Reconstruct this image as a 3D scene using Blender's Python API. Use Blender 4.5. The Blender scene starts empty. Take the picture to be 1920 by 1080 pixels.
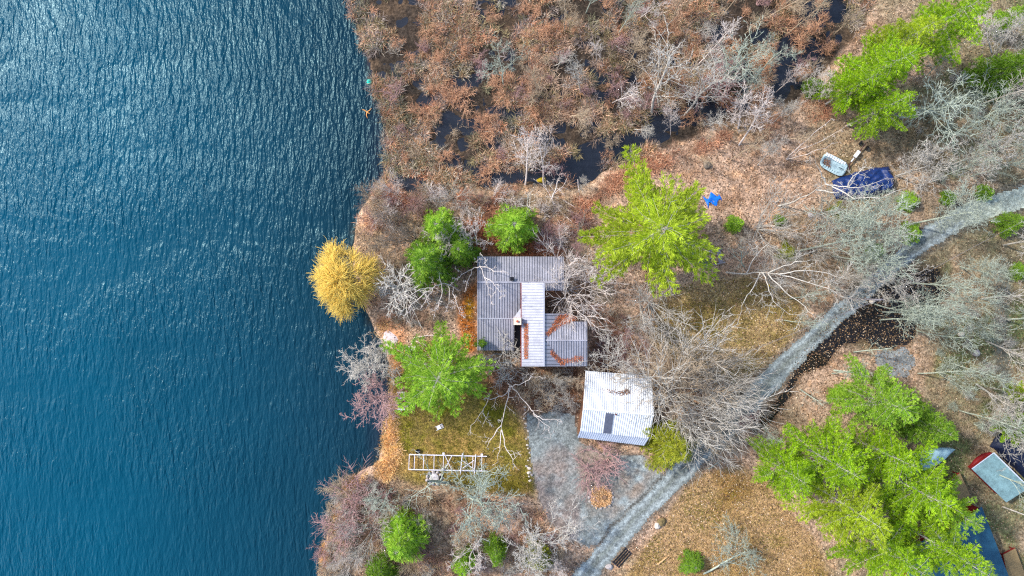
import bpy, math, random
import numpy as np
from mathutils import Vector, Matrix, Quaternion

# ------------------------------------------------------------------ scene set-up
scene = bpy.context.scene
COL = scene.collection
H = 87.0                      # drone height above the lake
S = 36.0 / 24.0 * H / 1920.0  # metres per photograph pixel on the ground

cd = bpy.data.cameras.new("camera")
cd.lens = 24.0; cd.sensor_width = 36.0; cd.clip_start = 0.5; cd.clip_end = 4000
cam = bpy.data.objects.new("camera", cd); COL.objects.link(cam)
cam.location = (0, 0, H); cam.rotation_euler = (0, 0, 0)
scene.camera = cam

SUN_EL = math.radians(42); SUN_AZ = math.radians(157)      # azimuth counter-clockwise from +x
sdir = Vector((math.cos(SUN_EL)*math.cos(SUN_AZ), math.cos(SUN_EL)*math.sin(SUN_AZ), math.sin(SUN_EL)))
sl = bpy.data.lights.new("sun", 'SUN'); sl.energy = 2.15; sl.angle = math.radians(3.0); sl.color = (1.0, 0.95, 0.88)
sun = bpy.data.objects.new("sun", sl); COL.objects.link(sun)
sun.rotation_euler = (-sdir).to_track_quat('-Z', 'Y').to_euler()

world = bpy.data.worlds.new("World"); scene.world = world; world.use_nodes = True
wn = world.node_tree; wn.nodes.clear()
sky = wn.nodes.new('ShaderNodeTexSky'); sky.sky_type = 'NISHITA'; sky.sun_disc = False
sky.sun_elevation = SUN_EL; sky.sun_rotation = math.pi/2 - SUN_AZ; sky.air_density = 1.0; sky.dust_density = 1.5
bg = wn.nodes.new('ShaderNodeBackground'); bg.inputs[1].default_value = 0.15
wo = wn.nodes.new('ShaderNodeOutputWorld')
wn.links.new(sky.outputs[0], bg.inputs[0]); wn.links.new(bg.outputs[0], wo.inputs[0])
scene.view_settings.view_transform = 'Standard'; scene.view_settings.look = 'None'
scene.view_settings.gamma = 1.0; scene.view_settings.exposure = 1.1
scene.render.engine = 'CYCLES'
scene.cycles.max_bounces = 6; scene.cycles.diffuse_bounces = 3; scene.cycles.glossy_bounces = 2
scene.cycles.transmission_bounces = 2; scene.cycles.transparent_max_bounces = 4
scene.cycles.sample_clamp_indirect = 4.0
scene.cycles.use_denoising = False
scene.cycles.filter_width = 1.2

# ------------------------------------------------------------------ small helpers
def px(x, y, z=0.0):
    """photograph pixel -> point at height z"""
    k = S * (H - z) / H
    return Vector(((x - 960) * k, (540 - y) * k, z))

def srgb(r, g, b):
    f = lambda c: (c/255/12.92) if c/255 <= 0.04045 else ((c/255+0.055)/1.055)**2.4
    return (f(r), f(g), f(b))

def lin(c): return (c[0], c[1], c[2], 1.0)

def mat(name, color=(0.5, 0.5, 0.5), rough=0.8, attr=None, noise=None, bump=None, metal=0.0,
        spec=0.3, translucent=0.0, coords='Object'):
    """procedural Principled material; attr = colour attribute; noise = (scale, amount[, scale2, amount2])"""
    m = bpy.data.materials.new(name); m.use_nodes = True
    nt = m.node_tree; N = nt.nodes; L = nt.links
    b = N['Principled BSDF']; b.inputs['Roughness'].default_value = rough
    b.inputs['Metallic'].default_value = metal; b.inputs['Specular IOR Level'].default_value = spec
    if attr:
        a = N.new('ShaderNodeAttribute'); a.attribute_name = attr; src = a.outputs['Color']
    else:
        a = N.new('ShaderNodeRGB'); a.outputs[0].default_value = lin(color); src = a.outputs[0]
    tc = N.new('ShaderNodeTexCoord')
    if noise:
        for i in range(0, len(noise), 2):
            n = N.new('ShaderNodeTexNoise'); n.inputs['Scale'].default_value = noise[i]
            n.inputs['Detail'].default_value = 4; n.inputs['Roughness'].default_value = 0.7
            L.new(tc.outputs[coords], n.inputs['Vector'])
            r = N.new('ShaderNodeMapRange'); r.inputs[1].default_value = 0.3; r.inputs[2].default_value = 0.7
            r.inputs[3].default_value = 1 - noise[i+1]; r.inputs[4].default_value = 1 + noise[i+1]
            L.new(n.outputs[0], r.inputs[0])
            v = N.new('ShaderNodeVectorMath'); v.operation = 'SCALE'
            L.new(src, v.inputs[0]); L.new(r.outputs[0], v.inputs['Scale']); src = v.outputs[0]
    L.new(src, b.inputs['Base Color'])
    if bump:
        n = N.new('ShaderNodeTexNoise'); n.inputs['Scale'].default_value = bump[0]; n.inputs['Detail'].default_value = 5
        L.new(tc.outputs[coords], n.inputs['Vector'])
        bp = N.new('ShaderNodeBump'); bp.inputs['Strength'].default_value = bump[1]; bp.inputs['Distance'].default_value = bump[2]
        L.new(n.outputs[0], bp.inputs['Height']); L.new(bp.outputs[0], b.inputs['Normal'])
    if translucent > 0:
        t = N.new('ShaderNodeBsdfTranslucent'); L.new(src, t.inputs[0])
        mx = N.new('ShaderNodeMixShader'); mx.inputs[0].default_value = translucent
        L.new(b.outputs[0], mx.inputs[1]); L.new(t.outputs[0], mx.inputs[2])
        L.new(mx.outputs[0], N['Material Output'].inputs[0])
    return m

def mesh_np(name, V, F, C=None, smooth=False, uvless=True):
    """mesh from arrays; F is (n,3) or (n,4); C is per-vertex rgb"""
    me = bpy.data.meshes.new(name)
    V = np.asarray(V, np.float32); F = np.asarray(F, np.int32)
    k = F.shape[1]
    me.vertices.add(len(V)); me.vertices.foreach_set('co', V.ravel())
    me.loops.add(F.size); me.loops.foreach_set('vertex_index', F.ravel())
    me.polygons.add(len(F)); me.polygons.foreach_set('loop_start', np.arange(0, F.size, k, dtype=np.int32))
    if smooth: me.polygons.foreach_set('use_smooth', np.ones(len(F), bool))
    me.update(calc_edges=True)
    if C is not None:
        a = me.color_attributes.new('col', 'FLOAT_COLOR', 'POINT')
        c4 = np.ones((len(V), 4), np.float32); c4[:, :3] = C
        a.data.foreach_set('color', c4.ravel())
    return me

def link(name, me, m, parent=None, loc=None):
    o = bpy.data.objects.new(name, me); COL.objects.link(o)
    if m is not None: me.materials.append(m)
    if parent: o.parent = parent
    if loc is not None: o.location = loc
    return o

def tag(o, label=None, cat=None, group=None, kind=None):
    if label: o['label'] = label
    if cat: o['category'] = cat
    if group: o['group'] = group
    if kind: o['kind'] = kind
    return o

def empty(name, loc, label=None, cat=None, group=None, rz=0.0):
    o = bpy.data.objects.new(name, None); COL.objects.link(o)
    o.empty_display_size = 0.3; o.location = loc; o.rotation_euler = (0, 0, rz)
    return tag(o, label, cat, group)

class MB:
    """collects polygons for one mesh"""
    def __init__(s): s.v = []; s.f = []; s.mi = []
    def poly(s, pts, mi=0):
        n = len(s.v); s.v += [tuple(p) for p in pts]; s.f.append(tuple(range(n, n+len(pts)))); s.mi.append(mi)
    def hexa(s, a, mi=0):
        """a: 8 points, bottom ring then top ring"""
        n = len(s.v); s.v += [tuple(p) for p in a]
        for f in ((3,2,1,0), (4,5,6,7), (0,1,5,4), (1,2,6,5), (2,3,7,6), (3,0,4,7)):
            s.f.append(tuple(n+i for i in f)); s.mi.append(mi)
    def box(s, c, d, rz=0.0, mi=0, M=None):
        c = Vector(c); hx, hy, hz = d[0]/2, d[1]/2, d[2]/2
        R = Matrix.Rotation(rz, 3, 'Z') if M is None else M
        s.hexa([c + R @ Vector(p) for p in ((-hx,-hy,-hz),(hx,-hy,-hz),(hx,hy,-hz),(-hx,hy,-hz),(-hx,-hy,hz),(hx,-hy,hz),(hx,hy,hz),(-hx,hy,hz))], mi)
    def beam(s, a, b, w, h, mi=0):
        a = Vector(a); b = Vector(b); d = (b-a)
        if d.length < 1e-6: return
        x = d.normalized(); up = Vector((0,0,1)) if abs(x.z) < 0.95 else Vector((1,0,0))
        y = up.cross(x).normalized(); z = x.cross(y)
        M = Matrix((x, y, z)).transposed()
        s.box((a+b)/2, (d.length, w, h), mi=mi, M=M)
    def tube(s, pts, rads, n=8, mi=0, cap=True):
        pts = [Vector(p) for p in pts]; base = len(s.v)
        if not hasattr(rads, '__len__'): rads = [rads]*len(pts)
        for i, p in enumerate(pts):
            d = (pts[min(i+1, len(pts)-1)] - pts[max(i-1, 0)]).normalized()
            up = Vector((0,0,1)) if abs(d.z) < 0.9 else Vector((1,0,0))
            a = up.cross(d).normalized(); b = d.cross(a)
            for k in range(n):
                t = 2*math.pi*k/n; s.v.append(tuple(p + (a*math.cos(t) + b*math.sin(t))*rads[i]))
        for i in range(len(pts)-1):
            for k in range(n):
                q = base + i*n; k2 = (k+1) % n
                s.f.append((q+k, q+k2, q+n+k2, q+n+k)); s.mi.append(mi)
        if cap:
            s.f.append(tuple(base + k for k in reversed(range(n)))); s.mi.append(mi)
            s.f.append(tuple(base + (len(pts)-1)*n + k for k in range(n))); s.mi.append(mi)
    def blob(s, c, r, seed=0, squash=0.7, mi=0, seg=10, rings=6, rough=0.25):
        rnd = random.Random(seed); base = len(s.v); ph = [rnd.uniform(0, 6.28) for _ in range(6)]
        for i in range(rings+1):
            th = math.pi*i/rings
            for k in range(seg):
                a = 2*math.pi*k/seg
                q = 1 + rough*(0.5*math.sin(2*a+ph[0]+th) + 0.4*math.sin(3*a+ph[1]-2*th) + 0.4*math.cos(2*th+ph[2]))
                s.v.append((c[0]+r[0]*q*math.sin(th)*math.cos(a), c[1]+r[1]*q*math.sin(th)*math.sin(a), c[2]+r[2]*q*squash*math.cos(th)))
        for i in range(rings):
            for k in range(seg):
                k2 = (k+1) % seg; s.f.append((base+i*seg+k, base+(i+1)*seg+k, base+(i+1)*seg+k2, base+i*seg+k2)); s.mi.append(mi)
    def build(s, name, m, parent=None, loc=None, smooth=False, bevel=0.0):
        me = bpy.data.meshes.new(name); me.from_pydata(s.v, [], s.f)
        ms = m if isinstance(m, (list, tuple)) else [m]
        for x in ms: me.materials.append(x)
        me.polygons.foreach_set('material_index', s.mi)
        if smooth: me.polygons.foreach_set('use_smooth', [True]*len(s.f))
        me.update()
        o = bpy.data.objects.new(name, me); COL.objects.link(o)
        if parent:
            o.parent = parent
            o.matrix_parent_inverse = Matrix.Identity(4)
        if loc is not None: o.location = loc
        if bevel:
            md = o.modifiers.new('bevel', 'BEVEL'); md.width = bevel; md.segments = 2; md.limit_method = 'ANGLE'
        return o

# value noise on arrays -------------------------------------------------------
def vnoise(x, y, scale, seed=0):
    r = np.random.RandomState(seed); T = r.rand(64, 64)
    u = x/scale; v = y/scale
    i = np.floor(u).astype(int); j = np.floor(v).astype(int); fu = u-i; fv = v-j
    fu = fu*fu*(3-2*fu); fv = fv*fv*(3-2*fv)
    a = T[i % 64, j % 64]; b = T[(i+1) % 64, j % 64]; c = T[i % 64, (j+1) % 64]; d = T[(i+1) % 64, (j+1) % 64]
    return (a*(1-fu)+b*fu)*(1-fv) + (c*(1-fu)+d*fu)*fv

def fbm(x, y, scale, seed=0, octaves=4):
    t = 0; w = 0; am = 1.0
    for k in range(octaves):
        t = t + am*vnoise(x, y, scale/2**k, seed+k*7); w += am; am *= 0.55
    return t/w

def inside(poly, X, Y):
    """poly in photograph pixels on the ground"""
    P = [((x-960)*S, (540-y)*S) for x, y in poly]
    res = np.zeros(X.shape, bool); n = len(P); j = n-1
    for i in range(n):
        xi, yi = P[i]; xj, yj = P[j]
        if yi != yj:
            c = ((yi > Y) != (yj > Y)) & (X < (xj-xi)*(Y-yi)/(yj-yi) + xi)
            res ^= c
        j = i
    return res

# ------------------------------------------------------------------ terrain grid
gx = np.concatenate([[-900, -400, -200, -120, -90], np.arange(-72, 72.01, 0.24), [80, 95, 120, 160, 250, 450, 900]])
gy = np.concatenate([[-900, -400, -200, -110, -75, -58], np.arange(-48, 48.01, 0.24), [52, 60, 75, 110, 200, 400, 900]])
GX, GY = np.meshgrid(gx, gy)
WX = GX + (fbm(GX, GY, 3.0, 5)-0.5)*1.8; WY = GY + (fbm(GX, GY, 3.0, 25)-0.5)*1.8      # warped, ragged edges
SX = GX + (fbm(GX, GY, 1.6, 45)-0.5)*0.8; SY = GY + (fbm(GX, GY, 1.6, 65)-0.5)*0.8

def blur(A, n):
    A = A.astype(float)
    for _ in range(n):
        B = np.pad(A, 1, mode='edge')
        A = (B[:-2, 1:-1] + B[2:, 1:-1] + B[1:-1, :-2] + B[1:-1, 2:] + 2*B[1:-1, 1:-1]) / 6
    return A

LAND = [(640,-9000),(655,0),(672,60),(692,120),(706,180),(722,235),(732,290),(722,330),(690,372),(668,410),(664,450),(662,500),
        (668,545),(690,590),(708,625),(722,660),(730,700),(732,740),(728,790),(718,835),(708,868),(675,885),(640,912),(628,950),(622,985),(606,1040),(600,1080),
        (560,9000),(9000,9000),(9000,-9000)]
MARSH = [(600,-9000),(600,0),(640,200),(660,330),(740,345),(800,372),(880,362),(930,345),(1000,350),(1080,352),(1130,322),(1210,300),(1290,262),(1350,228),(1440,200),
         (1500,190),(1560,120),(1610,60),(1660,-60),(1900,-400),(4000,-9000)]
land = inside(LAND, SX, SY)
marsh = inside(MARSH, WX, WY) & land
pools = [(1100,325,60,14),(1200,262,40,14),(1030,330,40,12),(940,338,36,10),(1250,225,34,14),(1360,190,40,12),(1440,170,34,12),(1480,120,30,20),(1140,282,46,20),(1075,310,34,18),(1165,262,36,14),(985,325,22,14),(1320,212,28,18),(1500,95,36,22),(1520,35,26,22),(840,232,24,14),(955,208,34,10),
         (885,238,16,12),(1010,268,22,10),(1240,235,18,12),(1390,130,22,14),(1450,150,30,16),(760,340,24,14),(900,318,16,12),(1190,150,16,12),(1140,150,14,9),
         (880,150,16,10),(1290,120,16,12),(1570,20,24,18),(1340,60,14,14),(800,190,12,8),(1430,70,16,12),(840,300,16,9),(1040,240,14,10),(1110,235,18,9)]
PX = WX/S + 960; PY = 540 - WY/S
poolm = np.zeros(GX.shape)
for cx, cy, rx, ry in pools:
    poolm = np.maximum(poolm, 1.42 - np.sqrt(((PX-cx)/rx)**2 + ((PY-cy)/ry)**2))
poolm = np.clip(poolm, 0, 0.6)/0.6
inl = blur(land & ~marsh, 16); lb = blur(land, 8); dpt = blur(land, 40)
Z = np.where(dpt < 0.5, -0.3 - 3.2*np.clip(0.5-dpt, 0, 0.5)*2, 0.0)
zl = 0.25 + 0.9*np.clip(blur(land & ~marsh, 60)-0.35, 0, 1) + 0.10*(fbm(GX, GY, 5.0, 3)-0.5)
hum = fbm(GX, GY, 1.3, 91, 3)
zm = 0.05 + 0.30*(hum-0.5) + 0.10*(fbm(GX, GY, 9, 12)-0.5) - 0.55*poolm
Z = Z*(1-lb) + lb*(zl*inl + zm*(1-inl))
Z = np.where(lb < 0.45, np.minimum(Z, -0.12), Z)

def ground(x, y):
    i = int(np.clip(np.searchsorted(gx, x)-1, 0, len(gx)-2)); j = int(np.clip(np.searchsorted(gy, y)-1, 0, len(gy)-2))
    u = (x-gx[i])/(gx[i+1]-gx[i]); v = (y-gy[j])/(gy[j+1]-gy[j])
    return float((Z[j, i]*(1-u)+Z[j, i+1]*u)*(1-v) + (Z[j+1, i]*(1-u)+Z[j+1, i+1]*u)*v)

def gpx(x, y, dz=0.0):
    p = px(x, y, 0.8); p.z = ground(p.x, p.y) + dz
    return p

# ground colours --------------------------------------------------------------
Cg = np.zeros(GX.shape + (3,))
def paint(mask, color, amt=1.0):
    m = np.clip(mask*amt, 0, 1)[..., None]
    Cg[:] = Cg*(1-m) + np.array(color)*m
litterA = srgb(172,144,122); litterB = srgb(138,120,92); olive = srgb(124,108,40); oliveG = srgb(104,98,28)
n1 = fbm(GX, GY, 7, 31); n2 = fbm(GX, GY, 2.2, 33); n3 = fbm(GX, GY, 0.8, 35, 2)
Cg[:] = litterA
paint(np.clip((n1-0.42)*4, 0, 1), litterB, 0.75)
paint(np.clip((n2-0.55)*5, 0, 1), srgb(112,80,56), 0.6)
paint(np.clip((n3-0.62)*6, 0, 1), srgb(205,160,122), 0.6)
def area(poly, soft=6, warp=True):
    m = inside(poly, WX if warp else GX, WY if warp else GY)
    return blur(m, soft)
right = np.clip((GX-34)/22, 0, 1)
paint(right*np.clip((n1-0.2)*3, 0, 1), srgb(112,106,80), 0.85)  # greenish haze of the right side put into the ground colour
paint(right*np.clip((fbm(GX, GY, 5, 77)-0.5)*6, 0, 1), srgb(82,96,50), 0.7)
# lawns
yard = area([(728,790),(745,700),(790,640),(860,640),(900,700),(960,760),(1000,830),(1005,920),(960,925),(870,905),(800,900),(735,895)], 10)
paint(yard, olive, 0.85); paint(yard*np.clip((fbm(GX, GY, 3, 41)-0.45)*5, 0, 1), srgb(100,100,18), 0.85)
paint(yard*np.clip((fbm(GX, GY, 2.4, 43)-0.52)*6, 0, 1), srgb(150,120,70), 0.8)
moss2 = area([(840,895),(900,880),(1000,880),(1012,940),(990,925),(940,915),(880,922)], 4); paint(moss2, srgb(92,84,16), 0.8)
lawnR = area([(1230,560),(1300,530),(1400,520),(1490,560),(1500,610),(1440,680),(1380,720),(1290,690),(1220,640)], 18)
paint(lawnR, srgb(160,138,92), 0.8); paint(lawnR*np.clip((fbm(GX, GY, 3, 47)-0.48)*5, 0, 1), srgb(104,92,34), 0.7)
lawnB = area([(1290,900),(1380,870),(1430,900),(1520,1000),(1560,1100),(1150,1110),(1220,1000)], 14)
paint(lawnB, srgb(164,134,94), 0.85); paint(lawnB*np.clip((fbm(GX, GY, 4, 49)-0.46)*5, 0, 1), srgb(134,106,54), 0.6)
paint(area([(1330,880),(1400,885),(1410,930),(1350,940)], 8), srgb(110,80,24), 0.7)
# rusty needles round the house, and painted shade between house and garage
paint(area([(872,540),(896,520),(896,660),(870,650),(860,600)], 4), srgb(166,92,22), 0.9)
paint(area([(880,560),(893,560),(893,600),(880,600)], 3), srgb(140,110,14), 0.8)
paint(area([(870,420),(940,400),(1060,460),(1060,484),(890,484)], 8), srgb(134,62,32), 0.75)
paint(area([(900,680),(985,690),(1090,690),(1085,790),(1000,770),(960,770),(900,740)], 10), srgb(92,58,42), 0.85)  # shade south of the house painted darker on the ground
paint(area([(1104,560),(1180,590),(1200,680),(1110,690)], 8), srgb(120,74,52), 0.7)
paint(area([(1090,840),(1215,855),(1205,880),(1100,870)], 5), srgb(120,92,72), 0.7)
# tan dry shore
paint(area([(716,800),(745,800),(748,850),(740,880),(715,880)], 4), srgb(196,150,84), 0.85)
paint(area([(708,600),(760,580),(760,700),(735,700)], 5), srgb(200,140,98), 0.8)
paint(area([(600,880),(760,900),(860,920),(760,1000),(640,1120),(580,1100)], 10), srgb(126,108,90), 0.7)
# dark wet ditch
ditch_poly = [(1560,600),(1592,556),(1640,526),(1700,498),(1750,505),(1770,545),(1745,585),(1710,610),(1700,650),(1640,655),(1600,635),(1568,648),(1550,680),(1500,700),
              (1470,745),(1440,790),(1408,812),(1400,795),(1440,750),(1480,700),(1520,640)]
dm = inside(ditch_poly, WX, WY); ditch = blur(dm, 2)
paint(blur(dm, 5), srgb(60,44,34), 0.9)
# marsh floor
mm = blur(marsh, 3)
paint(mm, srgb(48,42,36), 0.95); paint(mm*np.clip((n2-0.58)*5, 0, 1), srgb(104,84,64), 0.6)
paint(mm*poolm, srgb(28,26,24), 0.9)
# drive and track
TRACK = [(1990,352,56),(1920,368,52),(1860,384,48),(1800,405,44),(1735,445,42),(1675,492,40),(1625,535,40),(1575,580,40),(1528,625,42),(1478,672,44),(1430,722,48),(1385,772,50),
         (1335,822,50),(1285,870,48),(1235,922,46),(1185,972,46),(1138,1025,46),(1090,1082,48),(1040,1142,50),(960,1240,52)]
def strip(pts, X, Y):
    m = np.full(X.shape, 9.0)
    for (x0, y0, w0), (x1, y1, w1) in zip(pts[:-1], pts[1:]):
        ax, ay = (x0-960)*S, (540-y0)*S; bx, by = (x1-960)*S, (540-y1)*S
        dx, dy = bx-ax, by-ay; t = np.clip(((X-ax)*dx + (Y-ay)*dy)/(dx*dx+dy*dy), 0, 1)
        d = np.hypot(X-ax-t*dx, Y-ay-t*dy); m = np.minimum(m, d/((w0+(w1-w0)*t)*S/2))
    return m
tr = strip(TRACK, SX, SY)
PATH = [(1872,500,36),(1868,560,34),(1868,620,34),(1872,690,32),(1890,760,26),(1920,830,20)]
pt = strip(PATH, SX, SY)
DRIVE = [(1000,775),(1040,765),(1080,775),(1084,825),(1130,845),(1210,850),(1230,880),(1262,890),(1200,965),(1150,1010),(1100,1020),(1056,1000),(1022,968),(1004,925),(996,870),(986,810),(984,770)]
drm = inside(DRIVE, SX, SY)
gravel = srgb(126,132,130); gravelD = srgb(98,102,99); gravelL = srgb(156,166,166)
edge = np.clip(1.5-tr, 0, 0.5)*2
paint(edge, srgb(96,92,84), 0.7)
paint(np.clip(1.25-pt, 0, 0.5)*2, srgb(120,124,112), 0.5)
paint(blur(drm, 3), gravelD, 0.8)

def grid_mesh(name, mask=None, color=None, lift=0.0):
    ny, nx = GX.shape
    idx = np.arange(ny*nx).reshape(ny, nx)
    Q = np.stack([idx[:-1, :-1], idx[:-1, 1:], idx[1:, 1:], idx[1:, :-1]], -1).reshape(-1, 4)
    if mask is not None:
        cm = (mask[:-1, :-1] & mask[:-1, 1:] & mask[1:, 1:] & mask[1:, :-1]).ravel(); Q = Q[cm]
    used, inv = np.unique(Q, return_inverse=True)
    V = np.stack([GX.ravel(), GY.ravel(), Z.ravel()+lift], -1)[used]
    C = (Cg if color is None else color).reshape(-1, 3)[used]
    return mesh_np(name, V, inv.reshape(-1, 4), C, smooth=True)

def ground_material(name, fine=1.0, wet=False):
    m = bpy.data.materials.new(name); m.use_nodes = True; nt = m.node_tree; N = nt.nodes; L = nt.links
    b = N['Principled BSDF']; b.inputs['Roughness'].default_value = 0.95; b.inputs['Specular IOR Level'].default_value = 0.15
    a = N.new('ShaderNodeAttribute'); a.attribute_name = 'col'; tc = N.new('ShaderNodeTexCoord'); src = a.outputs['Color']
    for sc_, lo, hi, kind in ((4.5, 0.62, 1.45, 'v'), (2.0, 0.72, 1.28, 'n'), (9.0, 0.7, 1.3, 'n')):
        if kind == 'v':
            t = N.new('ShaderNodeTexVoronoi'); t.inputs['Scale'].default_value = sc_; t.inputs['Randomness'].default_value = 1
            sp = N.new('ShaderNodeSeparateColor'); L.new(t.outputs['Color'], sp.inputs[0]); o = sp.outputs[0]; f0, f1 = 0.0, 1.0
        else:
            t = N.new('ShaderNodeTexNoise'); t.inputs['Scale'].default_value = sc_; t.inputs['Detail'].default_value = 5; o = t.outputs[0]; f0, f1 = 0.3, 0.7
        L.new(tc.outputs['Object'], t.inputs['Vector'])
        r = N.new('ShaderNodeMapRange'); r.inputs[1].default_value = f0; r.inputs[2].default_value = f1
        r.inputs[3].default_value = 1-(1-lo)*fine; r.inputs[4].default_value = 1+(hi-1)*fine; L.new(o, r.inputs[0])
        v = N.new('ShaderNodeVectorMath'); v.operation = 'SCALE'; L.new(src, v.inputs[0]); L.new(r.outputs[0], v.inputs['Scale']); src = v.outputs[0]
    L.new(src, b.inputs['Base Color'])
    n = N.new('ShaderNodeTexNoise'); n.inputs['Scale'].default_value = 5; n.inputs['Detail'].default_value = 6
    L.new(tc.outputs['Object'], n.inputs['Vector'])
    bp = N.new('ShaderNodeBump'); bp.inputs['Strength'].default_value = 0.7; bp.inputs['Distance'].default_value = 0.12
    L.new(n.outputs[0], bp.inputs['Height']); L.new(bp.outputs[0], b.inputs['Normal'])
    return m

M = {}
M['ground'] = ground_material('ground_litter')
M['gravel'] = ground_material('gravel', 0.75)
tag(link('ground', grid_mesh('ground'), M['ground']), kind='structure')

# gravel track and drive: the same ground surface, lifted
Ct = np.zeros(GX.shape+(3,)); Ct[:] = gravel
def paintT(mask, color, amt=1.0):
    m = np.clip(mask*amt, 0, 1)[..., None]; Ct[:] = Ct*(1-m) + np.array(color)*m
paintT(np.clip((fbm(GX, GY, 3, 61)-0.45)*4, 0, 1), gravelD, 0.7)
paintT(np.clip(1-abs(tr-0.5)*4, 0, 1), gravelL, 0.75)
paintT(np.clip(1-tr*5, 0, 1), srgb(110,116,104), 0.5)
paintT(np.clip((fbm(GX, GY, 6, 63)-0.5)*6, 0, 1)*(tr > 1.1), srgb(150,128,116), 0.6)
paintT((tr > 1.1)*np.clip((fbm(GX, GY, 1.5, 66)-0.55)*6, 0, 1), gravelL, 0.5)
paintT(np.clip((GY+S*230)/6, 0, 1)*(tr > 1.1), srgb(86,74,66), 0.7)
rag = fbm(GX, GY, 0.7, 68, 2)
tanz = blur(inside([(1085,835),(1215,850),(1235,875),(1195,930),(1150,965),(1100,960),(1080,900)], WX, WY), 8)
paintT(tanz*np.clip((fbm(GX, GY, 2, 161)-.3)*3, 0, 1), srgb(140,122,106), 0.85)
paintT(np.clip((GX-54)/5, 0, 1)*(tr < 1.2), srgb(178,184,166), 0.75)
trm = tr < 0.92 + 0.22*(rag-0.5)
dvm = blur(drm, 3) > 0.5 + 0.5*(rag-0.5)
tag(link('gravel_track', grid_mesh('gravel_track', trm, Ct, 0.02), M['gravel']), kind='structure')
tag(link('gravel_drive', grid_mesh('gravel_drive', dvm & ~trm, Ct, 0.014), M['gravel']), kind='structure')
tag(link('grassy_path', grid_mesh('grassy_path', pt < 0.8+0.6*(rag-0.5), Ct*0.8+np.array(srgb(120,130,96))*0.2, 0.012), M['gravel']), kind='structure')
sp_ = inside([(1640,655),(1690,650),(1712,680),(1690,705),(1650,700),(1636,680)], WX, WY)
tag(link('gravel_patch', grid_mesh('gravel_patch', sp_, Ct*0.5+np.array(srgb(150,158,160))*.5, 0.01), M['gravel']), kind='structure')
M['ditchwater'] = mat('ditch_water', srgb(30,27,26), 0.22, noise=(1.2, 0.5), bump=(3, 0.3, 0.05), spec=0.4)
tag(link('ditch_water', grid_mesh('ditch_water', blur(dm, 2) > 0.36+0.9*(fbm(GX, GY, 1.1, 71, 3)-0.42), np.zeros(GX.shape+(3,)), 0.012), M['ditchwater']), kind='structure')

# ------------------------------------------------------------------ lake
def water_material():
    m = bpy.data.materials.new('lake_water'); m.use_nodes = True; nt = m.node_tree; N = nt.nodes; L = nt.links
    b = N['Principled BSDF']; b.inputs['Roughness'].default_value = 0.23; b.inputs['IOR'].default_value = 1.333
    b.inputs['Specular IOR Level'].default_value = 0.28; b.inputs['Specular Tint'].default_value = (.5, .88, .95, 1)
    tc = N.new('ShaderNodeTexCoord')
    at = N.new('ShaderNodeAttribute'); at.attribute_name = 'col'
    L.new(at.outputs['Color'], b.inputs['Base Color'])
    def wave(rot, sx, sy, detail, dist=0.0, seed=0.0):
        mp = N.new('ShaderNodeMapping'); mp.inputs['Rotation'].default_value = (0, 0, rot); mp.inputs['Scale'].default_value = (sx, sy, 1)
        mp.inputs['Location'].default_value = (seed, seed*2, 0)
        L.new(tc.outputs['Object'], mp.inputs['Vector'])
        n = N.new('ShaderNodeTexNoise'); n.inputs['Scale'].default_value = 1.0; n.inputs['Detail'].default_value = detail
        n.inputs['Roughness'].default_value = 0.55; n.inputs['Distortion'].default_value = dist
        L.new(mp.outputs[0], n.inputs['Vector']); return n.outputs[0]
    a = wave(math.radians(36), 1.35, 0.34, 2, 0.4)
    c = wave(math.radians(22), 3.6, 1.2, 3, 0.2, 7.0)
    d = wave(math.radians(-60), 2.2, 1.3, 3, 0.2, 3.0)
    def mul(x, k):
        q = N.new('ShaderNodeMath'); q.operation = 'MULTIPLY'; L.new(x, q.inputs[0]); q.inputs[1].default_value = k; return q.outputs[0]
    def add(x, y):
        q = N.new('ShaderNodeMath'); q.operation = 'ADD'; L.new(x, q.inputs[0]); L.new(y, q.inputs[1]); return q.outputs[0]
    gust = wave(math.radians(30), 0.05, 0.09, 3, 0.5, 11.0)
    gr = N.new('ShaderNodeMapRange'); gr.inputs[1].default_value = .35; gr.inputs[2].default_value = .65; gr.inputs[3].default_value = .6; gr.inputs[4].default_value = 1.3
    L.new(gust, gr.inputs[0])
    h0 = add(add(mul(a, 0.62), mul(c, 0.24)), mul(d, 0.16))
    hm = N.new('ShaderNodeMath'); hm.operation = 'MULTIPLY'; L.new(h0, hm.inputs[0]); L.new(gr.outputs[0], hm.inputs[1]); hgt = hm.outputs[0]
    bp = N.new('ShaderNodeBump'); bp.inputs['Strength'].default_value = 1.0; bp.inputs['Distance'].default_value = 0.46
    L.new(hgt, bp.inputs['Height']); L.new(bp.outputs[0], b.inputs['Normal'])
    return m
wx = np.concatenate([[-900, -400, -200, -110], np.arange(-72, 72.1, 1.0), [120, 400, 900]])
wy = np.concatenate([[-900, -400, -200, -90], np.arange(-46, 46.1, 1.0), [90, 400, 900]])
WGX, WGY = np.meshgrid(wx, wy)
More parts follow.
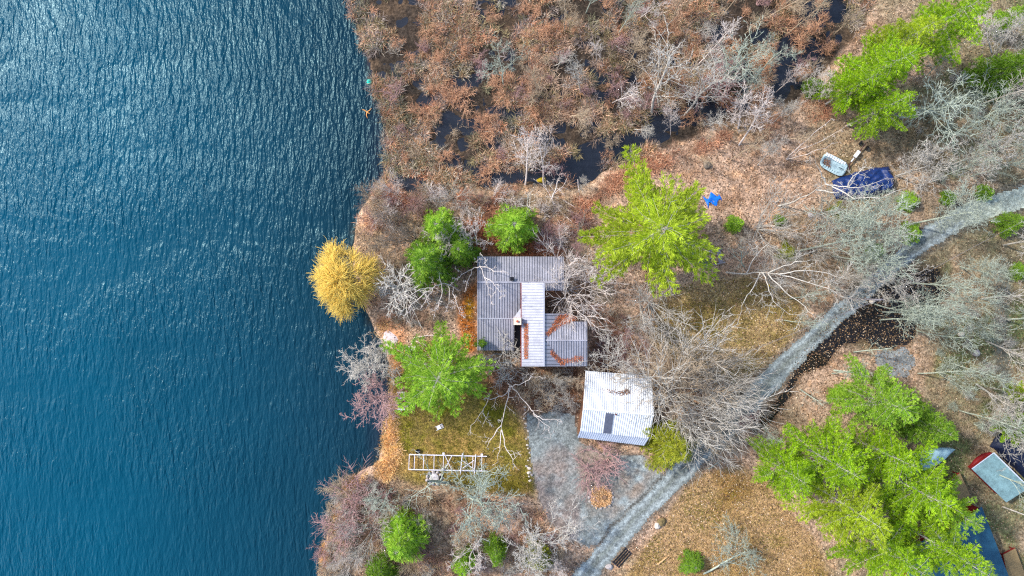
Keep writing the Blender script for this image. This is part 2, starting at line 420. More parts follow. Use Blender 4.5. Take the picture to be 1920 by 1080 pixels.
# turbid greyer water towards the shallows, clear teal off shore, near-black in the marsh
tt = np.clip((WGX + 52)/36, 0, 1)[..., None]; t2 = np.clip((WGX + 19)/3, 0, 1)[..., None]
Cw = np.array(srgb(2,70,92))*(1-tt) + np.array(srgb(16,42,56))*tt
Cw = Cw*(1-t2) + np.array(srgb(34,44,58))*t2
nn = (0.85+0.3*fbm(WGX, WGY, 16, 81))[..., None]
Cw = Cw*nn
sh = np.array([[ground(float(x), float(y)) for x in wx] for y in wy]); shm = np.clip((sh+.9)/.75, 0, 1)[..., None]*(.5+.8*fbm(WGX, WGY, 4, 83))[..., None]*.6
Cw = Cw*(1-np.clip(shm, 0, 1)) + np.array(srgb(62,64,54))*np.clip(shm, 0, 1)
ny, nx = WGX.shape; idx = np.arange(ny*nx).reshape(ny, nx)
Q = np.stack([idx[:-1, :-1], idx[:-1, 1:], idx[1:, 1:], idx[1:, :-1]], -1).reshape(-1, 4)
M['water'] = water_material()
tag(link('lake_water', mesh_np('lake_water', np.stack([WGX.ravel(), WGY.ravel(), np.zeros(WGX.size)], -1), Q, Cw.reshape(-1, 3), True), M['water']), kind='structure')

# calm brown water standing in the marsh
M['marshwater'] = mat('marsh_water', srgb(24,28,36), 0.25, noise=(.8, .4), bump=(1.2, .15, .04), spec=.5)
idx = np.arange(GX.size).reshape(GX.shape); Q = np.stack([idx[:-1, :-1], idx[:-1, 1:], idx[1:, 1:], idx[1:, :-1]], -1).reshape(-1, 4)
cm = marsh[:-1, :-1] | marsh[1:, 1:]; Q = Q[cm.ravel()]; used, inv = np.unique(Q, return_inverse=True)
tag(link('marsh_water', mesh_np('marsh_water', np.stack([GX.ravel(), GY.ravel(), np.full(GX.size, .006)], -1)[used], inv.reshape(-1, 4)), M['marshwater']), kind='structure')
# ------------------------------------------------------------------ blade clouds (reeds, leaves, needles)
def blades(P, D, L_, Wd, C, tip=0.15):
    """narrow quads: P base, D unit direction, L length, Wd width, C colour"""
    n = len(P)
    r = np.random.RandomState(n); up = r.normal(size=(n, 3)); up[:, 2] += 0.9
    side = np.cross(D, up); side /= (np.linalg.norm(side, axis=1, keepdims=True)+1e-9)
    w = (Wd/2)[:, None]; T = P + D*L_[:, None]
    mid = P + D*(L_*0.55)[:, None]
    V = np.stack([P - side*w*0.5, mid - side*w, T, mid + side*w], 1).reshape(-1, 3)
    F = np.arange(4*n).reshape(-1, 4)
    return V, F, np.repeat(C, 4, 0)

def unit(A): return A/(np.linalg.norm(A, axis=1, keepdims=True)+1e-9)

def sample_in(mask, n, rs, margin=0):
    m = mask & (np.abs(GX) < 71) & (np.abs(GY) < 46)
    jj, ii = np.nonzero(m); k = rs.randint(0, len(jj), n)
    x = gx[ii[k]] + rs.uniform(-.12, .12, n); y = gy[jj[k]] + rs.uniform(-.12, .12, n)
    return x, y, Z[jj[k], ii[k]]

M['reed'] = mat('dry_reed', attr='col', rough=0.9, translucent=0.25)
M['leaf'] = mat('dead_leaf', attr='col', rough=0.8, translucent=0.1)

rs = np.random.RandomState(4)
reed_pal = np.array([srgb(204,178,154), srgb(182,156,134), srgb(204,168,138), srgb(164,150,112), srgb(166,152,144), srgb(198,150,118), srgb(140,136,108), srgb(196,184,166), srgb(204,164,124)])
def tussocks(mask, ncl, per, lmin, lmax, pal, name, label, spread=0.75, wid=0.045, flat=0.55, gmax=0.5):
    x, y, z = sample_in(mask, ncl*3, rs)
    dens = fbm(x, y, 3.2, 101); keep = dens + rs.uniform(-.10, .10, len(x)) > 0.505
    x, y, z = x[keep][:ncl], y[keep][:ncl], z[keep][:ncl]; n = len(x)
    ci = ((fbm(x, y, 6, 103)*1.6-0.3)*len(pal) + rs.normal(0, 1.6, n)).astype(int) % len(pal)
    col = pal[ci]*rs.uniform(0.75, 1.3, (n, 1))*(.72+.75*fbm(x, y, 4.5, 109)[:, None]); rad = rs.uniform(0.6, 1.35, n)
    lean = rs.normal(0, 0.35, (n, 2))
    k = np.repeat(np.arange(n), per); m_ = len(k)
    ang = rs.uniform(0, 6.283, m_); rr = np.sqrt(rs.uniform(0, 1, m_))
    P = np.stack([x[k]+np.cos(ang)*rr*rad[k]*spread*0.6, y[k]+np.sin(ang)*rr*rad[k]*spread*0.6, z[k]+rs.uniform(-0.02, gmax*0.4, m_)], -1)
    D = np.stack([np.cos(ang)*rr*flat*1.5 + lean[k, 0] + rs.normal(0, .75, m_), np.sin(ang)*rr*flat*1.5 + lean[k, 1] + rs.normal(0, .75, m_), rs.uniform(0.25, 1.0, m_)], -1)
    L_ = rs.uniform(lmin, lmax, m_)*rad[k]; Wd = wid*rs.uniform(0.6, 1.4, m_)
    C = col[k]*rs.uniform(0.6, 1.4, (m_, 1))
    V, F, C = blades(P, unit(D), L_, Wd, C)
    return tag(link(name, mesh_np(name, V, F, C), M['reed']), label, 'vegetation', kind='stuff')
tussocks(marsh & (poolm < 0.35), 3000, 60, 0.4, 1.2, reed_pal, 'marsh_reeds', 'tan and rusty dead reeds and brush covering the flooded marsh')
shore_m = (blur(inside([(700,590),(760,570),(765,660),(742,700),(742,800),(752,840),(742,890),(700,900),(640,1000),(600,1090),(590,880),(690,860),(715,780),(705,640)], GX, GY), 2) > .5) & (Z > -0.35)
tussocks(shore_m, 330, 40, 0.3, 0.7, np.array([srgb(224,186,126), srgb(208,166,112), srgb(228,194,146), srgb(184,152,122)]), 'shore_reeds', 'pale tan dead reeds along the lake edge of the yard')
tall_m = (inside([(640,900),(760,905),(860,935),(1000,930),(1060,1010),(1060,1090),(600,1090),(620,960)], WX, WY)) & land
tussocks(tall_m, 520, 34, 0.3, 0.8, np.array([srgb(194,160,132), srgb(178,136,118), srgb(160,124,110), srgb(202,172,130), srgb(140,112,90)]), 'dead_undergrowth', 'pinkish brown dead undergrowth by the shore south of the yard')
edge_m = inside([(700,345),(800,372),(930,352),(1090,355),(1290,268),(1480,205),(1560,160),(1560,215),(1400,260),(1240,320),(1120,370),(1100,440),(900,400),(760,420),(690,430),(670,410)], WX, WY) & land
tussocks(edge_m, 560, 30, 0.3, 0.8, np.array([srgb(204,156,124), srgb(190,138,108), srgb(212,172,142), srgb(166,124,102)]), 'marsh_edge_undergrowth', 'orange brown dead undergrowth where the marsh meets dry ground')
lawn_m = ((yard > .4) | (lawnB > .5) | (lawnR > .5)) & ~drm & (tr > 1.2)
def grass(mask, n, name, label):
    x, y, z = sample_in(mask, n, rs); m_ = len(x)
    D = unit(np.stack([rs.normal(0, .8, m_), rs.normal(0, .8, m_), rs.uniform(.3, 1, m_)], -1))
    g = fbm(x, y, 2.0, 55)[:, None]
    yw = np.clip((x-2)/8, 0, 1)[:, None]
    ca = np.array(srgb(126,122,34)); cb = np.array(srgb(186,158,104)); 
    tmix = np.clip((g-0.42)*5 + 0.75*yw + rs.normal(0, .25, (m_, 1)), 0, 1)
    C = ca*(1-tmix) + cb*tmix; C = C*rs.uniform(.6, 1.35, (m_, 1))
    V, F, C = blades(np.stack([x, y, z], -1), D, rs.uniform(.12, .34, m_), rs.uniform(.03, .07, m_), C)
    return tag(link(name, mesh_np(name, V, F, C), M['reed']), label, 'grass', kind='stuff')
grass(lawn_m, 52000, 'lawn_grass', 'short olive and straw coloured grass of the open yard')
litter_m = land & ~marsh & ~drm & (tr > 0.9) & (yard < .5)
def leaves(mask, n, pal, name, label, lo=.10, hi=.22, zmax=.10):
    x, y, z = sample_in(mask, n, rs); m_ = len(x)
    D = unit(np.stack([rs.normal(0, 1, m_), rs.normal(0, 1, m_), rs.uniform(-.1, .45, m_)], -1))
    C = pal[rs.randint(0, len(pal), m_)]*rs.uniform(.65, 1.35, (m_, 1))
    dull = np.clip((x-34)/25, 0, 1)[:, None]; C = C*(1-0.4*dull) + np.array(srgb(120,116,84))*0.4*dull*0.8  # leaves to the right take the same painted greenish haze
    L_ = rs.uniform(lo, hi, m_)
    V, F, C = blades(np.stack([x, y, z+rs.uniform(.02, zmax, m_)], -1), D, L_, L_*.8, C)
    return tag(link(name, mesh_np(name, V, F, C), M['leaf']), label, 'leaves', kind='stuff')
leaves(litter_m, 110000, np.array([srgb(184,156,126), srgb(162,130,100), srgb(210,188,162), srgb(140,108,80), srgb(172,134,104), srgb(104,78,58), srgb(92,72,52)]), 'leaf_litter', 'brown fallen leaves spread over the woodland floor')
leaves((blur(dm, 6) > .15), 2600, np.array([srgb(120,90,62), srgb(150,118,80), srgb(84,60,42), srgb(60,44,34)]), 'floating_leaves', 'scattered brown leaves floating on the black ditch water', .10, .2, .05)

# ------------------------------------------------------------------ bark materials
M['bark_grey'] = mat('bark_grey', srgb(182,176,166), 0.9, noise=(3, .35, 12, .2))
M['bark_green'] = mat('bark_green_cast', srgb(164,172,156), 0.9, noise=(2, .35, 10, .2))  # greenish colour cast of the right side put into the bark
M['bark_dark'] = mat('bark_dark', srgb(116,106,96), 0.9, noise=(3, .35))
M['bark_pale'] = mat('bark_pale', srgb(210,198,190), 0.85, noise=(2.5, .25, 14, .2))
M['bark_red'] = mat('bark_red', srgb(172,138,134), 0.9, noise=(3, .3))
M['bark_tan'] = mat('bark_tan', srgb(182,162,136), 0.9, noise=(3, .3))

M['bark_bush'] = mat('bark_bush', srgb(206,160,126), 0.9, noise=(3, .3))
# ------------------------------------------------------------------ leafless trees
def seg_mesh(name, segs, nside, color=None):
    A = np.array([s[0] for s in segs]); B = np.array([s[1] for s in segs]); R0 = np.array([s[2] for s in segs]); R1 = np.array([s[3] for s in segs])
    D = unit(B-A); up = np.where(np.abs(D[:, 2:3]) < .9, np.array([[0., 0, 1]]), np.array([[1., 0, 0]]))
    U = unit(np.cross(up, D)); W = np.cross(D, U); n = len(A); rings = []
    for C_, R in ((A, R0), (B, R1)):
        for k in range(nside):
            t = 2*math.pi*k/nside
            rings.append(C_ + (U*math.cos(t) + W*math.sin(t))*R[:, None])
    V = np.stack(rings, 1).reshape(-1, 3)
    base = (np.arange(n)*2*nside)[:, None]
    F = np.concatenate([base + np.array([[k, (k+1) % nside, nside+(k+1) % nside, nside+k]]) for k in range(nside)], 0)
    return V, F

def grow(rnd, p, d, L, r, depth, spec, out, trunk=None, t0=0.25):
    """recursive branching; out collects (a, b, r0, r1, depth)"""
    n = spec['steps'][min(depth, len(spec['steps'])-1)]
    pts = [p.copy()]; dirs = []
    cur = p.copy(); dd = d.normalized()
    for i in range(n):
        w = spec['wiggle']*(1.0 if depth else 0.35)
        dd = (dd + Vector((rnd.gauss(0, w), rnd.gauss(0, w), rnd.gauss(0, w*0.7))) + Vector((0, 0, spec['up'][min(depth, 3)]))*0.25).normalized()
        nx_ = cur + dd*(L/n)
        f0 = 1 - 0.85*i/n if depth else 1 - .5*i/n
        f1 = 1 - 0.85*(i+1)/n if depth else 1-.5*(i+1)/n
        out.append((tuple(cur), tuple(nx_), r*f0, r*f1, depth))
        cur = nx_; pts.append(cur.copy()); dirs.append(dd.copy())
    if depth >= spec['depth']: return
    nb = spec['kids'][depth]; nb = max(1, int(round(nb*rnd.uniform(.8, 1.2))))
    az = rnd.uniform(0, 6.28)
    for b in range(nb):
        t = t0 + (1-t0)*((b+rnd.uniform(0, 1))/nb); t = min(t, .99)
        k = min(int(t*n), n-1); fr = t*n - k
        q = pts[k].lerp(pts[k+1], fr); ax = dirs[k]
        az += 2.4 + rnd.uniform(-.5, .5)
        ortho = ax.orthogonal().normalized(); ortho.rotate(Quaternion(ax, az))
        an = math.radians(rnd.uniform(*spec['angle'][min(depth, len(spec['angle'])-1)]))
        nd = ax*math.cos(an) + ortho*math.sin(an)
        l2 = L*spec['ratio'][min(depth, len(spec['ratio'])-1)]*(1.15-.55*t)*rnd.uniform(.7, 1.25)
        grow(rnd, q, nd, l2, max(r*(1-.7*t)*.6, spec['rmin']), depth+1, spec, out, t0=.15)

SPEC = {
 'fan': dict(h=12, L=9.0, r=.14, depth=3, kids=[10, 11, 8], steps=[5, 7, 5, 3], wiggle=.10, up=[.3, .2, .15, .1], angle=[(20, 50), (14, 40), (16, 45)], ratio=[.8, .55, .5], rmin=.03),
 'maple': dict(h=12, L=9.0, r=.14, depth=4, kids=[10, 7, 6, 5], steps=[6, 5, 4, 2, 2], wiggle=.16, up=[.3, .28, .15, .1], angle=[(28, 58), (25, 55), (25, 60), (25, 60)], ratio=[.72, .55, .5, .5], rmin=.028),
 'ash': dict(h=14, L=12., r=.125, depth=4, kids=[13, 6, 3, 2], steps=[7, 4, 3, 2, 2], wiggle=.13, up=[.4, .35, .2, .1], angle=[(22, 45), (25, 50), (25, 60), (25, 60)], ratio=[.45, .55, .5, .5], rmin=.027),
 'birch': dict(h=10, L=7.5, r=.13, depth=4, kids=[8, 6, 5, 4], steps=[6, 6, 4, 3, 2], wiggle=.26, up=[.3, .1, 0, 0], angle=[(35, 75), (30, 65), (30, 65), (30, 60)], ratio=[.68, .52, .5, .55], rmin=.023),
 'slim': dict(h=9, L=8.5, r=.09, depth=3, kids=[12, 7, 5], steps=[6, 4, 3, 2], wiggle=.12, up=[.4, .3, .2, .1], angle=[(20, 45), (25, 50), (25, 50)], ratio=[.35, .5, .5], rmin=.020),
 'snag': dict(h=9, L=8.0, r=.14, depth=3, kids=[6, 4, 3], steps=[7, 5, 3, 2], wiggle=.2, up=[.2, .1, .1, .1], angle=[(30, 60), (30, 60), (30, 60)], ratio=[.42, .5, .5], rmin=.023),
 'shrub': dict(h=2.2, L=1.5, r=.035, depth=3, kids=[5, 7, 6], steps=[3, 3, 2, 2], wiggle=.2, up=[.2, .2, .1, .1], angle=[(20, 55), (25, 60), (25, 60)], ratio=[.7, .6, .6], rmin=.013),
}
PROTO = {}
def proto(kind, seed):
    key = (kind, seed)
    if key in PROTO: return PROTO[key]
    rnd = random.Random(hash((len(kind)*31 + ord(kind[0]), seed)) & 0xffff); sp = SPEC[kind]; segs = []
    if kind == 'shrub':
        for i in range(9):
            a = i*2*math.pi/9 + rnd.uniform(-.3, .3); tl = rnd.uniform(.15, .75)
            grow(rnd, Vector((.12*math.cos(a), .12*math.sin(a), -.05)), Vector((math.cos(a)*tl, math.sin(a)*tl, 1)), sp['L']*rnd.uniform(.7, 1.2), sp['r'], 1, sp, segs)
    elif kind == 'fan' or kind == 'maple' and seed % 2 == 0:      # several stems from one stool
        for i in range(11 if kind == 'fan' else 6):
            a = i*2*math.pi/(11 if kind == 'fan' else 6) + rnd.uniform(-.4, .4); tl = rnd.uniform(.25, 1.1 if kind == 'fan' else .75)
            grow(rnd, Vector((.2*math.cos(a), .2*math.sin(a), -.1)), Vector((math.cos(a)*tl, math.sin(a)*tl, 1)), sp['L']*rnd.uniform(.9, 1.15), sp['r']*.65, 1, dict(sp, kids=[9, 11, 6, 4] if kind == 'fan' else [9, 9, 6, 4]), segs)
    else:
        grow(rnd, Vector((0, 0, -.15)), Vector((rnd.uniform(-.08, .08), rnd.uniform(-.08, .08), 1)), sp['L'], sp['r'], 0, sp, segs, t0=.3)
    zmax = max(s[1][2] for s in segs); k = sp['h']/zmax
    segs = [(tuple(c*k for c in a), tuple(c*k for c in b), r0, r1, d) for a, b, r0, r1, d in segs]
    low = 0 if kind not in ('shrub', 'fan') and not (kind == 'maple' and seed % 2 == 0) else 1
    tr_ = [s for s in segs if s[4] <= low]; cr = [s for s in segs if s[4] > low]
    V1, F1 = seg_mesh('t', tr_, 7)
    big = [s for s in cr if s[4] <= 2]; sm = [s for s in cr if s[4] > 2]
    V2, F2 = seg_mesh('b', big, 4)
    if sm:
        V3, F3 = seg_mesh('s', sm, 3)
        # mixed side counts: triangular twigs stored as quads too
        V2_, F2_ = np.concatenate([V2, V3]), np.concatenate([F2, F3+len(V2)])
    else: V2_, F2_ = V2, F2
    rr90 = float(np.percentile(np.hypot(V2_[:, 0], V2_[:, 1]), 90)); PROTO[key] = (V1, F1, V2_, F2_, sp['h'], {}, rr90)
    return PROTO[key]

def meshes_for(kind, seed, m):
    P_ = proto(kind, seed); cache = P_[5]
    if m not in cache:
        a = mesh_np('trunk', P_[0], P_[1]); a.materials.append(M[m])
        b = mesh_np('crown', P_[2], P_[3]); b.materials.append(M[m]); cache[m] = (a, b)
    return cache[m]

rt = random.Random(77)
def bare(kind, seed, m, base, height, label, top=None, spread=1.0, group=None, name='leafless_tree', cat='tree', spin=None):
    h0 = SPEC[kind]['h']
    b = gpx(*base); # base seen on the ground
    if top is not None:
        zc = b.z + height*.72; q = px(top[0], top[1], zc) - b
        rot = Vector((0, 0, 1)).rotation_difference(q.normalized())
    else:
        rot = Quaternion((1, rt.uniform(-.05, .05), rt.uniform(-.05, .05), 0)).normalized()
    sp = Quaternion((0, 0, 1), rt.uniform(0, 6.28) if spin is None else spin)
    if spread > 5: spread = 1.1*spread*S*(H-height*.75)/H/proto(kind, seed)[6]/(height/h0)
    o = bpy.data.objects.new(name, None); COL.objects.link(o); o.location = b; o.rotation_mode = 'QUATERNION'
    o.rotation_quaternion = rot @ sp; s = height/h0; o.scale = (s*spread, s*spread, s); o.empty_display_size = .3
    tag(o, label, cat, group)
    ta, cb = meshes_for(kind, seed, m)
    if kind == 'shrub': pn = ('stem', 'twigs')
    else: pn = ('trunk', 'crown')
    for n_, me in zip(pn, (ta, cb)):
        c = bpy.data.objects.new(n_, me); COL.objects.link(c); c.parent = o
    return o

# ------------------------------------------------------------------ conifers
M['needle'] = mat('needles', attr='col', rough=0.6, translucent=0.35, spec=.25)
M['willow'] = mat('willow_twigs', srgb(252,220,110), 0.75, noise=(.9, .3, 4, .2), translucent=0.2)

def conifer_mesh(seed, R, Ht, cols, form='pine', dens=1.0):
    """needle foliage + limbs for one conifer. form: pine (ragged whorls), cedar (dense cone)"""
    rs_ = np.random.RandomState(seed); rnd = random.Random(seed)
    limbs = [((0, 0, -.1), (0, 0, Ht*.5), .18*R/6+.05, .10*R/6+.02, 0), ((0, 0, Ht*.5), (0, 0, Ht*.97), .10*R/6+.02, .012, 0)]
    P = []; D = []; K = []
    lowest = .30 if form == 'pine' else .08
    z = Ht*lowest; wi = 0
    nf = 14 if form == 'pine' else 11; sect = [rnd.uniform({2: .8, 1: .74}.get(seed, .55), 1.15) for _ in range(nf)]; foff = [rnd.uniform(-.15, .15) for _ in range(nf)]
    while z < Ht*.97:
        f = (z-Ht*lowest)/(Ht*(1-lowest))
        prof = (1-f)**(.75 if form == 'pine' else .8)*(0.75+.25*min(1, f*5)) + .05
        nb = max(4, int((7 if form == 'pine' else 10)*(1-.4*f)))
        a0 = rnd.uniform(0, 6.28)
        for b in range(nb):
            a = a0 + b*2*math.pi/nb + rnd.uniform(-.25, .25)
            fi = int(round((a % 6.283)/6.2832*nf)) % nf
            if form == 'pine' or rnd.random() < .5: a = a*.25 + (fi*6.2832/nf + foff[fi] + (6.2832 if a % 6.283 > 6.0 and fi == 0 else 0) + (a - a % 6.283))*.75
            ln = R*prof*rnd.uniform(.6, 1.12)*sect[fi]
            if ln < .25: ln = .25
            rise = (rnd.uniform(.05, .3) + .35*f) if form == 'pine' else rnd.uniform(-.25, .1)+.4*f
            da = Vector((math.cos(a), math.sin(a), 0)); sd = Vector((-math.sin(a), math.cos(a), 0))
            p0 = Vector((0, 0, z)); npt = 5; pr = p0; bend = rnd.uniform(-.18, .18)
            for i in range(npt):
                t = (i+1)/npt
                q = p0 + da*ln*t + sd*bend*ln*t*t + Vector((0, 0, rise*ln*t - .12*ln*t*t*(1 if form == 'pine' else 1.8)))
                limbs.append((tuple(pr), tuple(q), max(.01, .04*(1-t)*ln/4), max(.008, .04*(1-t-.15)*ln/4), 1)); pr = q
            # side sprays
            ns = max(3, int(ln/.28))
            start = (.30 if f < .4 else .08) if form == 'pine' else .2
            tone = rnd.uniform(.8, 1.2)
            for sidx in range(ns):
                t = start + (1-start)*(sidx+rnd.random())/ns
                c = p0 + da*ln*t + sd*bend*ln*t*t + Vector((0, 0, rise*ln*t - .12*ln*t*t*(1 if form == 'pine' else 1.8)))
                w = (.21*ln*(1-t)**.5*.8 + .24)*rnd.uniform(.6, 1.2)
                for sgn in (-1, 1):
                    sdv = (sd*sgn + da*rnd.uniform(.35, 1.0)).normalized()
                    m_ = max(1, int(w/.21*dens))
                    if m_ >= 3: limbs.append((tuple(c), tuple(c+sdv*w*.85+Vector((0, 0, .1*w))), .012, .008, 2))
                    for k in range(m_):
                        u = (k+.6)/m_
                        P.append(c + sdv*w*u + Vector((rnd.gauss(0, .06), rnd.gauss(0, .06), .1*w*u + rnd.gauss(0, .05))))
                        D.append(sdv*.75 + da*.6 + Vector((0, 0, .3))); K.append(tone*rnd.uniform(.85, 1.15))
        z += Ht*(.052 if form == 'pine' else .045)*rnd.uniform(.8, 1.25); wi += 1
    P = np.array([tuple(p) for p in P]); D = unit(np.array([tuple(d) for d in D])); K = np.array(K); n = len(P)
    per = 13
    k = np.repeat(np.arange(n), per); m_ = len(k)
    DD = D[k] + rs_.normal(0, .42, (m_, 3)); DD[:, 2] += .1
    cA, cB = np.array(cols[0]), np.array(cols[1]); mix = np.clip(rs_.normal(.5, .28, (n, 1)), 0, 1)
    C = (cA*(1-mix)+cB*mix)*K[:, None]; C = C[k]*rs_.uniform(.8, 1.2, (m_, 1))
    V, F, C = blades(P[k] + rs_.normal(0, .05, (m_, 3)), unit(DD), rs_.uniform(.20, .42, m_), rs_.uniform(.035, .065, m_), C)
    LV, LF = seg_mesh('l', limbs, 5)
    return (V, F, C), (LV, LF)

YG = (srgb(138,162,24), srgb(194,212,60)); LG = (srgb(112,154,18), srgb(176,208,44)); MG = (srgb(118,166,38), srgb(178,210,74)); DG = (srgb(98,142,42), srgb(152,186,58)); OG = (srgb(130,144,38), srgb(178,178,58)); BG = (srgb(98,132,66), srgb(142,168,90))
CP = {}
def conifer(key, seed, R0, H0, cols, form, apex, radius_px, height, label, group=None, name='pine_tree', cat='tree', barkm='bark_grey', zt=.0, spin=None):
    """apex: where the tip shows in the photograph; radius_px of the crown"""
    if key not in CP:
        (V, F, C), (LV, LF) = conifer_mesh(seed, R0, H0, cols, form)
        a = mesh_np('crown', V, F, C); a.materials.append(M['needle'])
        b = mesh_np('trunk', LV, LF); b.materials.append(M[barkm]); CP[key] = (a, b)
    zc = .5*height; R = radius_px*1.17*S*(H-zc)/H
    mid = px(apex[0], apex[1], height*.62)      # crown centre as seen
    o = bpy.data.objects.new(name, None); COL.objects.link(o)
    o.location = (mid.x, mid.y, ground(mid.x, mid.y)); o.rotation_euler = (0, 0, rt.uniform(0, 6.28) if spin is None else spin)
    o.scale = (R/R0, R/R0, height/H0); o.empty_display_size = .3
    tag(o, label, cat, group)
    for n_, me in (('crown', CP[key][0]), ('trunk', CP[key][1])):
        c = bpy.data.objects.new(n_, me); COL.objects.link(c); c.parent = o
    return o
MARKS = [((945,162),'the lone forked tree'),((693,154),'the turquoise buoy'),((1140,282),'the widest marsh pool'),((1020,345),'the tall white birch'),((1225,210),'the long straight marsh tree'),
 ((1245,145),'the pale bushy marsh tree'),((1345,155),'the dark red marsh bush'),((1500,95),'the pool near the pines'),((962,428),'the lone cedar'),((1462,302),'the three stemmed birch'),
 ((1625,341),'the blue boat cover'),((1870,893),'the silver shed roof'),((1650,585),'the black ditch'),((1675,675),'the gravel patch'),((1222,442),'the star shaped pine'),((1155,764),'the garage'),
 ((1590,555),'the cable pole'),((655,524),'the yellow willow'),((838,868),'the metal dock frame'),((1127,932),'the round leaf bed'),((1868,600),'the pale path'),((1800,405),'the upper track bend'),((1648,135),'the tallest slope pine'),
 ((1738,800),'the dark green conifer'),((752,1008),'the bright shore cedar'),((870,1058),'the bluish cedar'),((665,925),'the pink waterside bush'),((1395,60),'the top edge middle'),((1070,40),'the reed bed top edge'),
 ((820,150),'the open reed bed'),((780,300),'the lower reed bed'),((1905,128),'the corner conifer'),((1320,212),'the small marsh pool'),((1102,640),'the house wing'),((1380,800),'the maple shaded track'),((1700,240),'the lowest slope pine')]
ORD = ['', 'second ', 'third ', 'fourth ', 'fifth ', 'sixth ', 'seventh ', 'eighth ', 'ninth ', 'tenth ', 'eleventh ', 'twelfth ']
PENDING = []
def name_by_place():
    used = {}
    rows = []
    for o, p, stem_ in PENDING:
        d, mk, mp = min((math.hypot(p[0]-m[0][0], p[1]-m[0][1]), m[1], m[0]) for m in MARKS)
        dx, dy = p[0]-mp[0], p[1]-mp[1]
        side = ('right of ' if dx > 0 else 'left of ') if abs(dx) > abs(dy) else ('below ' if dy > 0 else 'above ')
        rows.append((stem_, mk, side, d, o))
    rows.sort(key=lambda r: r[3])
    for stem_, mk, side, d, o in rows:
        k = used.get((stem_, mk, side), 0); used[(stem_, mk, side)] = k+1
        o['label'] = '%s, %snearest %s%s' % (stem_, ORD[k], side, mk)
# ------------------------------------------------------------------ the trees
# big yellow-green pines --- crown centre as seen, crown radius in photo pixels
conifer('p1', 1, 6.5, 17, YG, 'pine', (1226,436), 138, 17, 'big star shaped yellow green pine between the house and the blue scrap of tarp')
conifer('p2', 2, 6.0, 14, MG, 'pine', (828,702), 98, 14, 'broad green pine standing beside the row of lawn chairs at the lake edge', spin=2.1)
conifer('p3', 3, 6.0, 16, LG, 'pine', (1648,135), 78, 16, 'bright pine standing highest up the slope above the pale ribbed raft', group='pines north of the blue boat cover')
conifer('p4', 4, 6.0, 17, LG, 'pine', (1768,42), 80, 17, 'bright pine cut by the top edge with a white birch at its side', group='pines north of the blue boat cover')
conifer('p3', 3, 6.0, 16, LG, 'pine', (1600,165), 52, 13, 'smaller pine on the marsh side of the row north of the blue boat cover', group='pines north of the blue boat cover', spin=1.2)
conifer('p4', 4, 6.0, 17, LG, 'pine', (1652,205), 56, 14, 'pine nearest to the blue covered boat, lowest of its row', group='pines north of the blue boat cover', spin=2.0)
conifer('p1', 1, 6.5, 17, YG, 'pine', (1690,80), 58, 15, 'narrow pine squeezed between the two larger pines by the top edge', group='pines north of the blue boat cover', spin=4.0)
G2 = 'pines around the blue roofed cottage'
conifer('p3', 3, 6.0, 16, LG, 'pine', (1470,880), 66, 14, 'pine at the lawn side of the big grove, closest to the gravel track', group=G2, spin=.4)
conifer('p5', 5, 6.0, 16, LG, 'pine', (1555,865), 78, 16, 'wide pine behind the one closest to the gravel track in the big grove', group=G2)
conifer('p2', 2, 6.0, 14, MG, 'pine', (1650,752), 74, 13, 'pine at the far tip of the grove, nearest to the black ditch water', group=G2, spin=1.5)
conifer('p4', 4, 6.0, 17, LG, 'pine', (1655,848), 72, 15, 'pine between the grove tip and the white covered boat', group=G2, spin=.7)
conifer('p1', 1, 6.5, 17, YG, 'pine', (1590,950), 88, 17, 'large pine edging the brown lawn in the middle of the grove', group=G2, spin=2.6)
conifer('p5', 5, 6.0, 16, LG, 'pine', (1708,914), 80, 18, 'tall pine just below the white covered boat', group=G2, spin=3.6)
conifer('p3', 3, 6.0, 16, LG, 'pine', (1665,1030), 84, 17, 'pine at the bottom edge hiding a corner of the blue roof', group=G2, spin=4.2)
conifer('p4', 4, 6.0, 17, LG, 'pine', (1772,1030), 82, 18, 'yellow green pine spreading straight over the blue cottage roof', group=G2, spin=5.2)
conifer('p2', 2, 6.0, 14, YG, 'pine', (1768,950), 52, 15, 'pine whose tips reach the tan wooden deck', group=G2, spin=.2)
conifer('d1', 6, 3.4, 10, DG, 'cedar', (1738,800), 46, 11, 'dark green conifer behind the white covered boat', group=G2)
conifer('p1', 1, 6.5, 17, MG, 'pine', (1930,742), 24, 12, 'pine tip reaching in at the picture edge, higher of two', spin=.3)
conifer('p5', 5, 6.0, 16, LG, 'pine', (1925,802), 34, 12, 'bright pine reaching in at the picture edge above the silver shed roof')
# darker conifers near the house
conifer('d2', 7, 3.4, 10, MG, 'cedar', (822,425), 48, 9, 'round green cedar behind the dark bent tree at the lake point', name='cedar_tree')
conifer('d3', 8, 3.6, 10, DG, 'cedar', (802,488), 58, 10, 'dark green cedar at the lake point, nearest to the yellow willow', name='cedar_tree')
conifer('d1', 6, 3.4, 10, DG, 'cedar', (862,470), 36, 8, 'dark cedar by the corner of the grey house roof', name='cedar_tree', spin=1)
conifer('d2', 7, 3.4, 10, MG, 'cedar', (964,424), 57, 8, 'lone green cedar in rusty leaves just above the grey house roof', name='cedar_tree', spin=2)
conifer('d3', 8, 3.6, 10, DG, 'cedar', (905,642), 17, 4, 'small dark cedar touching the roof edge beside the broad green pine', name='cedar_tree', spin=3)
conifer('d4', 9, 3.4, 10, OG, 'cedar', (1262,836), 54, 9, 'olive green cedar under bare twigs at the corner of the white garage roof', name='cedar_tree')
conifer('d2', 7, 3.4, 10, MG, 'cedar', (752,1014), 56, 9, 'bright cedar in the brushy shore strip below the white metal frame', name='cedar_tree', spin=4)
